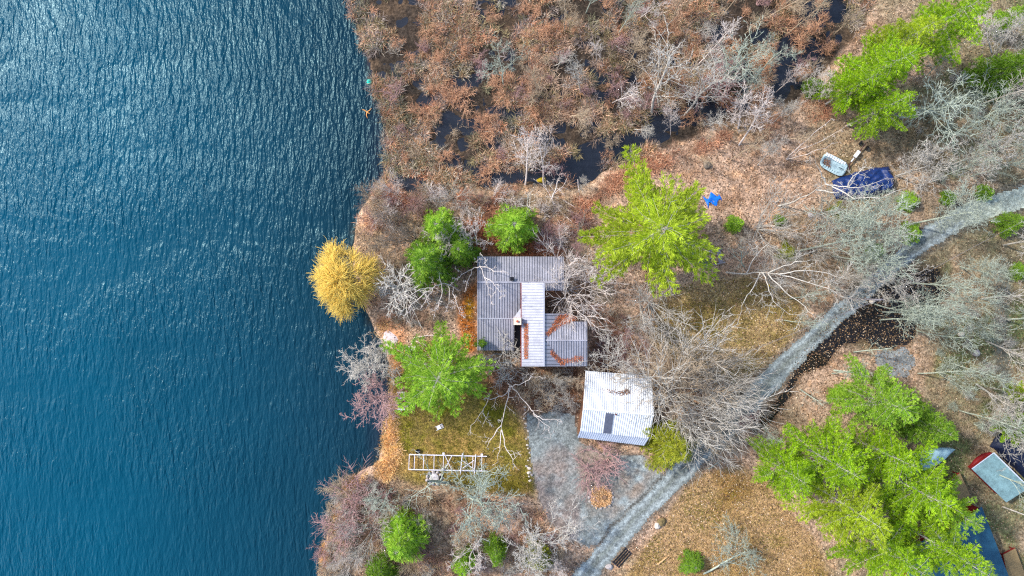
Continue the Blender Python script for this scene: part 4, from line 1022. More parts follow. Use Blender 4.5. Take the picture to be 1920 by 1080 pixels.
# chimney
cb = MB(); cc = px(970,602,5.6); cb.box((cc.x, cc.y, 4.0), (.82, .74, 4.2)); ch = cb.build('chimney', M['brick'], house)
cb = MB(); cb.box((cc.x, cc.y, 6.17), (.92, .84, .12)); cb.build('chimney_cap', M['cream'], ch)
cb = MB(); cb.tube([(cc.x, cc.y, 6.23), (cc.x, cc.y, 6.45)], .14, 10); cb.build('flue', M['brick'], ch)
vt = MB(); v = px(960,523,zr); vt.tube([(v.x, v.y, zr-.4), (v.x, v.y, zr+.25)], .12, 10); vt.box((v.x, v.y, zr+.31), (.46, .46, .1)); vt.build('roof_vent', M['black'], house)
# windows and doors of the walls
for xx in (920, 955, 1000, 1035): win(house, (px(xx,486,2).x, px(0,486,3.4).y, 2.1), 1.1, 1.1, math.pi)
for yy in (510, 545, 590, 625): win(house, (px(900 if yy < 560 else 901,0,3.4 if yy < 560 else 2.75).x, px(0,yy,2).y, 1.7), 1.3, 1.2, -math.pi/2)
for xx in (1000, 1040, 1080): win(house, (px(xx,683,2).x, px(0,683 if xx < 1059 else 682,4.6 if xx < 1059 else 4.4).y, 2.6), 1.2, 1.2, 0)
dr = MB(); e = px(1095,640,4.4); dr.box((e.x+.03, e.y, 1.6), (.06, .95, 2.05)); dd_ = dr.build('door', M['trim'], house)
dr = MB(); dr.blob((e.x+.1, e.y-.35, 1.55), (.04,.04,.04), 1, 1); dr.build('handle', M['black'], dd_)

# needle drifts lying on roofs
def drift(poly, zf, n, pal, name, label, seed, parent=None, lo=.06, hi=.14):
    """poly in photo pixels at reference height zf(px,py)"""
    r_ = random.Random(seed); xs = [p[0] for p in poly]; ys = [p[1] for p in poly]; P = []
    def inn(x, y):
        c = False; j = len(poly)-1
        for i in range(len(poly)):
            if (poly[i][1] > y) != (poly[j][1] > y) and x < (poly[j][0]-poly[i][0])*(y-poly[i][1])/(poly[j][1]-poly[i][1])+poly[i][0]: c = not c
            j = i
        return c
    while len(P) < n:
        x = r_.uniform(min(xs)-1, max(xs)+1); y = r_.uniform(min(ys)-1, max(ys)+1)
        if inn(x+r_.gauss(0, 1.7), y+r_.gauss(0, 1.5)): P.append(tuple(px(x, y, zf(x, y)+r_.uniform(.02, .08))))
    P = np.array(P); q = np.random.RandomState(seed); m_ = len(P)
    D = unit(np.stack([q.normal(0, 1, m_), q.normal(0, 1, m_), q.uniform(-.1, .3, m_)], -1))
    C = pal[q.randint(0, len(pal), m_)]*q.uniform(.7, 1.3, (m_, 1)); L_ = q.uniform(lo, hi, m_)
    V, F, C = blades(P, D, L_, L_*.7, C)
    o = link(name, mesh_np(name, V, F, C), M['orange'], parent); tag(o, label, 'leaves' if not parent else None, kind='stuff'); return o
OR = np.array([srgb(196,118,76), srgb(176,98,60), srgb(206,136,98), srgb(150,92,64)])
zW = lambda x, y: zt_ - (1020-x)/43*(zt_-zb)
drift([(983,607),(990,607),(989,672),(983,672)], zW, 1500, OR, 'roof_needles', 'straight orange strip of needles on the narrow upper roof', 1)
zE = lambda x, y: max(zt_-.01 - (x-1020)/42*(zt_-zb+.04), zt_-.08-abs(y-638)/46*(zt_-.08-zb))
drift([(1023,626),(1036,612),(1046,592),(1064,590),(1082,596),(1074,603),(1050,612),(1034,624),(1026,630)], zE, 2600, OR, 'roof_needles', 'wide orange drift of needles in the upper valley of the wing roof', 2)
drift([(1033,656),(1040,664),(1050,672),(1070,673),(1080,667),(1094,670),(1092,678),(1070,680),(1052,684),(1044,674),(1034,664)], zE, 1900, OR, 'roof_needles', 'curved orange drift of needles along the lower eave of the wing roof', 3)

# stone patio by the wing
pt_ = MB(); p0 = gpx(1128,552); pt_.box((p0.x, p0.y, p0.z+.04), (3.0, 2.3, .12)); 
tag(pt_.build('patio_slab', mat('concrete', srgb(150,132,112), .9, noise=(1.5,.25,8,.15)), bevel=.02), 'tan concrete slab beside the pale bare tree at the house wing', 'patio')

# ------------------------------------------------------------------ garage
gar = empty('garage', (0, 0, 0), 'white ribbed metal roofed garage with a dark skylight strip and a shaded grey lower eave', 'garage')
M['white'] = mat('white_metal_roof', srgb(226,228,228), .5, noise=(.5, .16, 3, .16, 10, .14), spec=.35); M['wrib'] = mat('white_roof_rib_shaded', srgb(176,182,192), .5)  # rib colour darkened to draw the shadow lines
M['skirt'] = roof_mat('shaded_skirt', srgb(158,168,186))  # shading of the lower slope put into its greyer colour
NW, NE, RW, RE, BW, BE, SW, SE = (px(1098,695,3.3), px(1222,705,3.3), px(1093,766,5.0), px(1226,778,5.0), px(1088,808,3.6), px(1217,822,3.6), px(1083,820,3.25), px(1208,835.5,3.25))
g = MB(); panel(g, RW, RE, NE, NW, 32, ri=1); panel(g, RW, RE, BE, BW, 32, ri=1); panel(g, BW-Vector((0,0,.012)), BE-Vector((0,0,.012)), SE, SW, 32, mi=2, ri=1)
g.beam(RW+Vector((0,0,.05)), RE+Vector((0,0,.05)), .2, .06, 0)
g.build('roof', [M['white'], M['wrib'], M['skirt']], gar)
def on(u, v, lift=.06):  # u along ridge, v ridge->break
    return RW.lerp(RE, u).lerp(BW.lerp(BE, u), v) + Vector((0, 0, lift))
sk = MB(); q = [on(.325,.1), on(.44,.1), on(.445,.98), on(.33,.98)]; sk.hexa([p-Vector((0,0,.03)) for p in q]+[p+Vector((0,0,.02)) for p in q])
sk.build('skylight', mat('skylight_panel', srgb(88,92,108), .35, noise=(2,.2)), gar)
sp_ = MB(); p = on(.47,.12); sp_.tube([p-Vector((0,0,.1)), p+Vector((0,0,.25))], .1, 8); sp_.build('roof_pipe', mat('rust_pipe', srgb(96,50,44), .7), gar)
gw = MB(); i = .35
def inset(P_, dz=0): 
    c = (NW+NE+SW+SE)/4; d = (P_-c); d.z = 0; return P_ - d*.045 + Vector((0,0,dz))
b4 = [inset(p) for p in (SW, SE, NE, NW)]
gw.hexa([Vector((p.x, p.y, .2)) for p in b4] + [Vector((p.x, p.y, 3.1)) for p in b4]); 
for A_, R_, B_ in ((b4[0], inset(RW), b4[3]), (b4[1], inset(RE), b4[2])):
    gw.poly([(A_.x,A_.y,3.1),(B_.x,B_.y,3.1),(R_.x,R_.y,4.8)])
gw.build('wall', M['wall'], gar)
fr = (b4[0].lerp(b4[1], .5)); rzg = math.atan2(b4[1].y-b4[0].y, b4[1].x-b4[0].x); nn_ = Vector((math.sin(rzg), -math.cos(rzg), 0))
gd = MB(); gd.box((fr.x+nn_.x*.04, fr.y+nn_.y*.04, 1.75), (4.6, .08, 2.3), rzg)
for k in range(4): gd.box((fr.x+nn_.x*.09, fr.y+nn_.y*.09, .85+k*.58), (4.5, .03, .5), rzg)
gdo = gd.build('garage_door', M['trim'], gar)
gh = MB(); gh.box((fr.x+nn_.x*.13, fr.y+nn_.y*.13, .9), (.25, .05, .05), rzg); gh.build('handle', M['black'], gdo)
BR = np.array([srgb(120,92,76), srgb(150,110,84), srgb(96,72,60)])
zn = lambda x, y: 5.0 - (772-y)/70*1.7
drift([(1120,729),(1140,730),(1160,735),(1180,729),(1182,738),(1165,741),(1140,738),(1122,737)], zn, 520, BR, 'roof_leaves', 'brown leaf streaks on the white garage roof', 5, lo=.08, hi=.2)

# ------------------------------------------------------------------ blue roofed cottage at the corner
cot = empty('cottage', (0, 0, 0), 'red walled cottage with a dull blue roof half hidden under pines in the corner', 'cottage')
M['blue_roof'] = mat('blue_shingle', srgb(30,76,100), .8, noise=(1.5,.2,12,.25)); M['redwall'] = mat('red_wall', srgb(120,24,24), .8, noise=(3,.25))
A_, B_, C_, D_ = px(1684,1030,3.4), px(1841,950,3.4), px(1896,1092,3.4), px(1740,1180,3.4)
m0, m1 = A_.lerp(D_, .5)+Vector((0,0,1.6)), B_.lerp(C_, .5)+Vector((0,0,1.6))
m0, m1 = A_.lerp(B_, .5)+Vector((0,0,1.5)), D_.lerp(C_, .5)+Vector((0,0,1.5))
c = MB(); panel(c, m0, m1, D_, A_, 0); panel(c, m0, m1, C_, B_, 0); c.beam(m0+Vector((0,0,.03)), m1+Vector((0,0,.03)), .3, .05, 0); c.build('roof', [M['blue_roof'], M['blue_roof']], cot)
cen = (A_+C_)/2; q = [p+(cen-p)*.035 for p in (A_, B_, C_, D_)]
c = MB(); c.hexa([Vector((p.x,p.y,.3)) for p in (q[3],q[2],q[1],q[0])]+[Vector((p.x,p.y,3.2)) for p in (q[3],q[2],q[1],q[0])])
for a_, b_, r_ in ((q[0], q[1], m0+(cen-m0)*.035), (q[3], q[2], m1+(cen-m1)*.035)): c.poly([(a_.x,a_.y,3.2),(b_.x,b_.y,3.2),(r_.x,r_.y,4.75)])
c.build('wall', M['redwall'], cot)
rzc = math.atan2(q[2].y-q[1].y, q[2].x-q[1].x)
for f in (.25, .6): p = q[1].lerp(q[2], f); win(cot, (p.x, p.y, 1.9), 1.2, 1.1, rzc+math.pi)
M['deck'] = mat('deck_boards', srgb(132,112,78), .85, noise=(2,.2)); M['red'] = mat('red_paint', srgb(116,20,26), .6, noise=(3,.3))
def deck(name, corners, z, label, nb=14):
    P4 = [px(x, y, z) for x, y in corners]; root = empty(name, (P4[0].x, P4[0].y, .7), label, 'deck'); off = Vector((P4[0].x, P4[0].y, .7)); P4 = [p-off for p in P4]
    d = MB(); th = Vector((0,0,.04))
    for k in range(nb):
        a0, a1 = (k+.03)/nb, (k+.97)/nb
        qd = [P4[0].lerp(P4[3], a0), P4[1].lerp(P4[2], a0), P4[1].lerp(P4[2], a1), P4[0].lerp(P4[3], a1)]
        d.hexa([p-th for p in (qd[3],qd[2],qd[1],qd[0])]+[qd[3],qd[2],qd[1],qd[0]])
    d.build('boards', M['deck'], root)
    d = MB()
    for k in range(4): d.beam(P4[k]-Vector((0,0,.15)), P4[(k+1)%4]-Vector((0,0,.15)), .08, .2)
    d.build('frame', M['redwall'], root)
    for k in range(4):
        d = MB(); p = P4[k] + (P4[(k+2)%4]-P4[k])*.05; d.beam((p.x,p.y,-.2),(p.x,p.y,p.z-.26), .12, .12); d.build('post', M['redwall'], root)
deck('deck', [(1800,887),(1819,928),(1787,946),(1772,908)], 2.2, 'tan wooden deck between the white covered boat and the blue roof')
deck('deck', [(1881,1040),(1904,1028),(1925,1085),(1893,1095)], 1.8, 'tan wooden deck at the far corner of the blue roof, cut by the bottom edge')
rb = empty('shed', (0, 0, 0), 'small red shed under a flat weathered silver roof at the picture edge', 'shed')
M['silver'] = mat('silver_roof', srgb(112,142,146), .6, noise=(1.2,.3,6,.2)); M['lighttrim'] = mat('light_trim', srgb(196,204,224), .5)
q = [px(1822,879,2.7), px(1863,849,2.9), px(1930,915,2.9), px(1887,942,2.7)]; c = MB(); th = Vector((0,0,.08)); c.hexa([p-th for p in (q[3],q[2],q[1],q[0])]+[q[3],q[2],q[1],q[0]]); c.build('roof', M['silver'], rb)
c = MB(); c.beam(q[1]+Vector((0,0,.03)), q[2]+Vector((0,0,.03)), .12, .1); c.beam(q[0]+Vector((0,0,.03)), q[1]+Vector((0,0,.03)), .06, .08); c.build('roof_trim', M['lighttrim'], rb)
cen = (q[0]+q[2])/2; u = [p+(cen-p)*.2 for p in q]; c = MB(); c.hexa([Vector((p.x,p.y,.4)) for p in (u[3],u[2],u[1],u[0])]+[Vector((p.x,p.y,2.6)) for p in (u[3],u[2],u[1],u[0])]); c.build('wall', M['redwall'], rb)

# ------------------------------------------------------------------ boats and covers
def sheet(name, cpx, lenx, leny, rot, hgt, m, label, cat, seed=1, nx=44, ny=22, crease=.09, profile=None, sag=.0, parent=None):
    """a draped cover: long mound with creases, edges at the ground"""
    r_ = np.random.RandomState(seed); u = np.linspace(-1, 1, nx); v = np.linspace(-1, 1, ny); U, V = np.meshgrid(u, v)
    wprof = profile(U) if profile else np.ones_like(U)
    X = U*lenx/2; Y = V*leny/2*wprof
    edgex = np.clip((1-np.abs(U))*5, 0, 1)**.5; edgey = np.clip((1-np.abs(V))*3.2, 0, 1)**.6
    Zz = hgt*edgex*edgey*(1-.25*V*V) + crease*(np.sin(X*4.1+3*np.sin(Y*2.0))*.5 + np.sin(Y*7+2*np.sin(X*2.7))*.35 + (vnoise(X+50, Y+50, .45, seed)-.5)*1.6)*edgey
    Zz = np.maximum(Zz, 0.03) 
    c = gpx(*cpx); off = 0.0
    Vv = np.stack([X.ravel()+ (vnoise(X+9,Y+9,1.1,seed+3).ravel()-.5)*.3, Y.ravel()+(vnoise(X+19,Y+9,1.1,seed+4).ravel()-.5)*.3, Zz.ravel()], -1)
    idx = np.arange(nx*ny).reshape(ny, nx); Q = np.stack([idx[:-1,:-1], idx[:-1,1:], idx[1:,1:], idx[1:,:-1]], -1).reshape(-1, 4)
    o = link(name, mesh_np(name, Vv, Q, None, True), m, None, c); o.rotation_euler = (0, 0, math.radians(rot)); tag(o, label, cat); 
    return o
M['tarp'] = mat('blue_tarp', srgb(8,42,100), .5, noise=(1.5,.35,6,.25), bump=(4,.5,.1), spec=.5)
M['tarp2'] = mat('bright_tarp', srgb(20,110,220), .5, noise=(2,.3), bump=(6,.5,.08)); M['tarp3'] = mat('navy_tarp', srgb(16,26,52), .6, noise=(1.5,.35), bump=(5,.5,.1))
bt = sheet('boat_cover', (1616,346), 7.5, 3.4, 12, 1.35, M['tarp'], 'dark blue wrinkled tarp covering a long boat beside the pale ribbed raft', 'boat cover', 3, profile=lambda U: np.where(U < 0, 1-.28*U*U, 1-.05*U**4), crease=.2)
sheet('tarp', (1336,374), 1.9, 1.9, 20, .16, M['tarp2'], 'crumpled bright blue scrap of tarp on brown leaves beside the star shaped pine', 'tarp', 8, 18, 18, .08, profile=lambda U: .62+.38*np.sin(U*5+1))
sheet('tarp', (1905,856), 7.0, 2.6, -44, 1.2, M['tarp3'], 'navy blue tarp covering a pile behind the silver shed roof', 'tarp', 9)
# upturned red canoe by the shed
def hull(mb, L_, W_, Ht, n=14, up=True, mi=0):
    rings = []
    for i in range(n+1):
        t = -1+2*i/n; w_ = W_/2*max(.02, (1-abs(t)**2.4)); k = []
        for j in range(9):
            a = math.pi*j/8; k.append((t*L_/2, w_*math.cos(a), (Ht*(.15*abs(t)**3 + math.sin(a)**.7*(1-.3*abs(t)**3)))))
        rings.append(k)
    b = len(mb.v)
    for r_ in rings: mb.v += r_
    for i in range(n):
        for j in range(8):
            q_ = b+i*9+j; mb.f.append((q_, q_+9, q_+10, q_+1)); mb.mi.append(mi)
can = empty('canoe', gpx(1836,861,.05), 'red upturned canoe lying above the silver shed roof', 'canoe', rz=math.radians(36))
c = MB(); hull(c, 3.2, .9, .45); c.build('hull', M['red'], can, smooth=True)
c = MB(); c.tube([(-1.55,0,.1),(-.8,.0,.45),(0,0,.48),(.8,0,.45),(1.55,0,.1)], .03, 6); c.build('keel', M['redwall'], can)
# white covered boat under the pines
wb = empty('motorboat', gpx(1731,856,.25), 'white covered motorboat poking out between pines by the blue roofed cottage', 'boat', rz=math.radians(23))
c = MB()
def boat(mb, L_, W_, z0, z1, n=16, cover=False):
    rings = []
    for i in range(n+1):
        t = i/n; w_ = W_/2*(1-max(0, (t-.45)/.55)**2.2)*(.86+.14*min(1, t*4)); w_ = max(w_, .03); x = -L_/2+L_*t
        if not cover: rings.append([(x, w_, z1+.2*t*t), (x, w_*.82, z0+.25*(t**3)), (x, 0, z0-.1+.35*t**3), (x, -w_*.82, z0+.25*t**3), (x, -w_, z1+.2*t*t)])
        else: rings.append([(x, w_*math.cos(math.pi*j/8), z1+.2*t*t+.02+.28*math.sin(math.pi*j/8)+(.05*math.sin(i*2.1+j) if 0<j<8 else 0)) for j in range(9)])
    b = len(mb.v); m_ = len(rings[0])
    for r_ in rings: mb.v += r_
    for i in range(n):
        for j in range(m_-1):
            q_ = b+i*m_+j; mb.f.append((q_, q_+1, q_+m_+1, q_+m_)); mb.mi.append(0)
    mb.f.append(tuple(b+j for j in range(m_))); mb.mi.append(0)
boat(c, 6.6, 2.3, .15, .85); c.build('hull', mat('white_hull', srgb(170,190,196), .4), wb, smooth=False)
c = MB(); boat(c, 6.5, 2.2, .15, .86, cover=True); c.build('cover', mat('white_cover', srgb(140,172,184), .6, noise=(2,.25,9,.15), bump=(3,.4,.1)), wb, smooth=True)
c = MB(); c.box((-3.45, 0, .75), (.4, .35, .5)); c.box((-3.5, 0, .3), (.16, .12, .7)); c.build('outboard_motor', M['black'], wb, bevel=.05)

# pale ribbed raft with leaves, above the blue cover
def ribbed_raft():
    root = empty('pedal_boat', gpx(1560,310,.1), 'pale ribbed raft with brown leaves in its hollow beside the blue boat cover', 'boat', rz=math.radians(-28)); root.scale = (.88,.88,.88)
    a = mat('pale_plastic', srgb(168,192,198), .45, noise=(2,.15)); b = mat('white_plastic', srgb(220,226,232), .45, noise=(2,.1))
    c = MB(); L_, W_ = 3.9, 2.3
    # hull outline with rounded bow
    out = []
    for k in range(28):
        t = 2*math.pi*k/28; x = math.cos(t); y = math.sin(t); x = math.copysign(abs(x)**.55, x); y = math.copysign(abs(y)**.55, y); out.append((x*L_/2, y*W_/2))
    n_ = len(c.v); c.v += [(x*.92, y*.9, 0) for x, y in out] + [(x, y, .4) for x, y in out] + [(x*.9, y*.86, .46) for x, y in out] + [(x*.5-.35, y*.5, .2) for x, y in out]
    for k in range(28):
        k2 = (k+1)%28
        for r_ in range(3): c.f.append((n_+r_*28+k, n_+r_*28+k2, n_+(r_+1)*28+k2, n_+(r_+1)*28+k)); c.mi.append(0)
    c.f.append(tuple(n_+84+k for k in range(28))); c.mi.append(0); c.f.append(tuple(n_+k for k in reversed(range(28)))); c.mi.append(0)
    c.build('hull', a, root)
    c = MB()
    for k in range(9): c.box((-1.6+k*.36, .80, .47), (.28, .52, .1))
    c.build('rib_panel', b, root, bevel=.03)
    c = MB()
    for k in range(7): c.box((-1.4+k*.36, -.86, .46), (.26, .4, .06))
    c.build('rib_panel', a, root, bevel=.03)
    c = MB()
    for y in (-.5, 0, .5): c.box((1.35, y, .49), (.9, .36, .08))
    c.build('seat', a, root, bevel=.04)
    c = MB(); c.box((1.1, -.05, .56), (.7, .08, .08)); c.build('handle', mat('slate', srgb(60,80,92), .5), root)
    return root
ribbed_raft()
o = leaves(np.zeros_like(land), 0, BR, 'x', 'x') if False else None
p0 = gpx(1549,306,.33)
drift([(1540,300),(1550,297),(1558,304),(1556,314),(1546,315),(1539,308)], lambda x, y: p0.z, 420, np.array([srgb(150,116,100), srgb(170,130,104), srgb(120,90,76)]), 'wet_leaves', 'brown leaves gathered in the hollow of the pale ribbed raft', 12, lo=.08, hi=.16)
# boat trailer tongue / white box on a dark pole
tl = empty('trailer', gpx(1600,296,0), 'white topped winch post and tongue of a small trailer beside the pale ribbed raft', 'trailer', rz=math.radians(52))
c = MB(); c.beam((-1.2,0,.4),(2.2,0,.45), .1, .12); c.beam((-1.2,.0,.4),(-1.6,.4,.4), .08, .08); c.beam((-1.2,.0,.4),(-1.6,-.4,.4), .08, .08); c.build('tongue', mat('rusty_steel', srgb(74,46,48), .7), tl)
c = MB(); c.box((.35, .12, .62), (.95, .42, .22)); c.box((-.55, .1, .58), (.6, .16, .12)); c.build('winch_box', M['white'], tl, bevel=.03)
for s_ in (-1, 1):
    c = MB(); c.tube([(1.9, s_*.55-.07, .28), (1.9, s_*.55+.07, .28)], .28, 14); c.build('wheel', M['black'], tl)

# ------------------------------------------------------------------ white aluminium frame (dock section) in the yard
fr = empty('dock_frame', gpx(838,868,0), 'long white metal dock frame with cross braces lying on the yard grass', 'dock frame')
M['alu'] = mat('white_aluminium', srgb(226,222,232), .4, metal=.1, spec=.5); o0 = fr.location.copy()
def L3(x, y, z=.45): p = px(x, y, 0.8+z); return Vector((p.x-o0.x, p.y-o0.y, z))
for a, b in (((767,852),(913,855.5)), ((766,880),(912,883))):
    c = MB(); c.beam(L3(*a), L3(*b), .11, .12); c.build('side_rail', M['alu'], fr)
for i, (xa, xb) in enumerate(((767.5,766.5),(777.5,776.5),(794.5,793.5),(814,813.5),(832,830.5),(886.5,886.5),(903.5,903))):
    c = MB(); c.beam(L3(xa,852.5+i*.3), L3(xb,880+i*.3), .065, .07); c.build('crossbar', M['alu'], fr)
for a, b in (((834,853),(847,881)), ((848,853),(833,881)), ((867,863),(889,880)), ((889,863),(867,878))):
    c = MB(); c.beam(L3(*a,.52), L3(*b,.5), .07, .05); c.build('brace', M['alu'], fr)
for a, b in (((867,850),(863,889)), ((892,852),(889,892))):
    c = MB(); c.beam(L3(*a,.64), L3(*b,.64), .1, .1); c.build('leg_bar', M['alu'], fr)
for a in ((832,849.5),(903.5,851.5),(830.5,878.5)):
    c = MB(); p = L3(*a); c.tube([(p.x,p.y,.0),(p.x,p.y,.7)], .05, 8); c.box((p.x,p.y,.74), (.26,.26,.06)); c.build('leg', M['alu'], fr)
for a in ((770,880),(909,883),(770,852)):
    c = MB(); p = L3(*a); c.tube([(p.x,p.y,-.05),(p.x,p.y,.4)], .05, 8); c.build('leg', M['alu'], fr)

# ------------------------------------------------------------------ lawn chairs, side table
M['chairw'] = mat('white_chair', srgb(222,220,226), .5); M['cush'] = mat('dark_cushion', srgb(60,62,78), .8); M['maroon'] = mat('maroon_paint', srgb(120,36,34), .6)
def lawn_chair(pxy, rz, label, m, cu):
    root = empty('lawn_chair', gpx(*pxy), label, 'chair', 'chairs in a row facing the lake', rz)
    for k in range(5):
        pass
    c = MB()
    for k in range(5): c.beam((-.30, -.26+k*.13, .36), (.28, -.26+k*.13, .30), .11, .025)
    c.build('seat', m, root)
    c = MB()
    for k in range(5): c.beam((.26, -.24+k*.12, .30), (.62, -.30+k*.15, .98-abs(k-2)*.06), .11, .025)
    c.build('backrest', m, root)
    for s_ in (-1, 1):
        c = MB(); c.beam((-.42, s_*.36, .58), (.36, s_*.36, .55), .13, .03); c.build('armrest', m, root)
        c = MB(); c.beam((-.34, s_*.32, 0), (-.34, s_*.32, .565), .08, .04); c.build('leg', m, root)
        c = MB(); c.beam((-.3, s_*.3, .34), (.55, s_*.3, .02), .1, .03); c.build('leg', m, root)
    c = MB(); c.box((0, 0, .385), (.44, .44, .07), M=Matrix.Rotation(math.radians(6), 3, 'Y')); c.build('cushion', cu, root, bevel=.03)
lawn_chair((752,740), 0.05, 'white slatted lawn chair nearest the pine trunk, first in the row by the lake', M['chairw'], M['cush'])
lawn_chair((752,761.5), -.08, 'white slatted lawn chair past the two maroon ones, last in the row by the lake', M['chairw'], M['cush'])
lawn_chair((752.5,747.5), 0.0, 'maroon lawn chair next to the first white one by the lake', M['maroon'], M['maroon'])
lawn_chair((752.5,754.5), 0.0, 'maroon lawn chair next to the last white one by the lake', M['maroon'], M['maroon'])

# step frames
st = empty('stone_steps', gpx(765,653,0), 'row of three pale framed stepping slabs on the orange bank by the lake', 'steps'); 
M['slab'] = mat('grey_slab', srgb(150,146,138), .9, noise=(3,.2)); M['palewood'] = mat('pale_wood', srgb(200,190,178), .8, noise=(4,.15))
for k in range(3):
    x = -.95+k*.78; c = MB(); c.box((x, 0, .06), (.6, .44, .12)); s1 = c.build('slab', M['slab'] if k < 2 else M['palewood'], st)
    c = MB()
    for s_ in (-1, 1): c.box((x+s_*.335, 0, .08), (.07, .58, .15)); c.box((x, s_*.255, .08), (.6, .07, .15))
    c.build('rim', M['palewood'], s1)

# fallen birch logs, driftwood, branches
def log(pts, r, label, m, name='fallen_log', cat='log', z=.12, twigs=0, seed=1):
    P_ = [gpx(x, y, z) for x, y in pts]; o0_ = P_[0].copy(); rr = random.Random(seed); fine = [P_[0]]
    for a, b in zip(P_[:-1], P_[1:]):
        for i in range(1, 4):
            q_ = a.lerp(b, i/3); q_ = q_ + Vector((rr.gauss(0,.03), rr.gauss(0,.03), 0)); fine.append(q_)
    c = MB(); c.tube([p-o0_ for p in fine], [r*(1-.5*i/len(fine)) for i in range(len(fine))], 8)
    for k in range(twigs):
        i = rr.randrange(1, len(fine)-1); a = fine[i]-o0_; d = Vector((rr.gauss(0,1), rr.gauss(0,1), rr.uniform(0,.5))).normalized()*rr.uniform(.4,1.1)
        c.tube([a, a+d*.5+Vector((rr.gauss(0,.05), rr.gauss(0,.05), 0)), a+d], [r*.35, r*.25, r*.1], 5)
    tag(c.build(name, m, None, o0_, smooth=True), label, cat); return
G3 = None
M['birchlog'] = mat('birch_log', srgb(222,206,196), .8, noise=(4,.2))
log([(1034,378),(1050,395),(1087,429)], .11, 'longest white fallen birch log, reaching down to the small dark crooked tree', M['birchlog'], twigs=2, seed=2)
log([(1046,384),(1062,394),(1085,404)], .13, 'thick white fallen birch log in the middle of the three', M['birchlog'], twigs=1, seed=3)
log([(1056,376),(1070,384),(1085,393)], .10, 'short white fallen birch log farthest from the cedar', M['birchlog'], twigs=1, seed=4)
log([(1083,312),(1085,345),(1087,378)], .07, 'thin white pole lying straight from the marsh towards the fallen logs', M['birchlog'], seed=5)
log([(1232,1057),(1240,1052),(1252,1044)], .14, 'short tan split log on the brown lawn near the bottom edge', mat('split_wood', srgb(196,158,112), .8, noise=(4,.2)), seed=6)
log([(771,646),(778,633),(800,629),(820,630)], .06, 'curved white driftwood branch above the framed stepping slabs', M['birchlog'], 'driftwood', 'branch', twigs=6, seed=7)
log([(780,640),(790,644),(800,646)], .04, 'short pale driftwood stick under the curved branch', M['birchlog'], 'driftwood', 'branch', twigs=3, seed=8)
log([(725,745),(728,765),(733,790)], .05, 'dark thin pole lying along the bank beside the white chairs', M['bark_dark'], seed=9)
log([(1562,694),(1590,697),(1630,702)], .12, 'grey green fallen log between the gravel patch and the pine grove', M['bark_green'], twigs=3, seed=10)
log([(1328,879),(1338,872),(1352,862)], .08, 'grey log on the lawn beside the ditch end', M['bark_green'], twigs=1, seed=11)
log([(800,652),(805,668)], .03, 'x', M['bark_dark']) if False else None

# floating branch and buoy
bp = px(688,210,.05); fb = MB()
for a, L_ in ((.5, .75), (2.5, .7), (4.6, .8), (5.6, .45)):
    fb.tube([(0,0,.02),(math.cos(a)*L_*.55, math.sin(a)*L_*.55, .06),(math.cos(a+.2)*L_, math.sin(a+.2)*L_, .02)], [.07,.06,.03], 6)
tag(fb.build('floating_branch', mat('wet_orange_wood', srgb(214,150,86), .7), None, bp), 'forked orange brown piece of driftwood floating on the lake', 'branch')
by = empty('buoy', px(693,154,.0), 'turquoise round buoy floating at the edge of the reeds', 'buoy')
c = MB(); c.blob((0,0,.12), (.36,.36,.36), 1, .8, rough=.02, seg=16, rings=10); c.build('float', mat('turquoise', srgb(20,190,170), .4), by, smooth=True)
c = MB(); c.tube([(0,0,.38),(0,0,.5)], .06, 8); c.build('handle', mat('turq_dark', srgb(12,120,110), .5), by)

# weathered frame next to the star-shaped pine
wf = empty('wooden_frame', gpx(1334,484,0), 'weathered grey wooden platform frame poking out from under the star shaped pine', 'platform', rz=math.radians(12))
M['greywood'] = mat('grey_wood', srgb(132,128,134), .85, noise=(3,.25))
for a, b, w_ in (((-1.7,-.85,.3),(1.5,-.85,.3),.14), ((-1.7,.9,.3),(1.5,.9,.3),.14), ((-1.7,-.77,.3),(-1.7,.83,.3),.14), ((.95,-.77,.3),(.95,.83,.3),.5), ((-1.0,.0,.3),(.3,.0,.3),.12)):
    c = MB(); c.beam(a, b, w_, .12); c.build('beam', M['greywood'], wf)
c = MB(); c.box((-.9,-.3,.2), (1.2,.8,.1)); c.build('board', M['cush'], wf)
for a in ((-1.6,-.8),(1.4,-.8),(-1.6,.8),(1.4,.8)):
    c = MB(); c.beam((a[0],a[1],-.1),(a[0],a[1],.24), .12, .12); c.build('post', M['greywood'], wf)

# fire pit
fp = empty('fire_pit', gpx(815,896,0), 'ring of pale stones with grey ash below the white metal frame', 'fire pit')
M['stone'] = mat('stone', srgb(168,160,158), .9, noise=(3,.3)); M['ash'] = mat('ash', srgb(190,184,184), .95, noise=(3,.4))
for k in range(11):
    a = k*2*math.pi/11; c = MB(); c.blob((.95*math.cos(a), .8*math.sin(a), .12), (.24,.2,.2), k, .8); c.build('stone', M['stone'] if k % 4 else M['greywood'], fp, smooth=True)
c = MB(); c.blob((-.1,0,.02), (.75,.62,.2), 5, .6, rough=.3, seg=16); c.build('ash_heap', M['ash'], fp, smooth=True)
c = MB(); c.blob((.75,.1,.12), (.3,.28,.2), 9, .8); c.build('charred_stump', M['black'], fp, smooth=True)
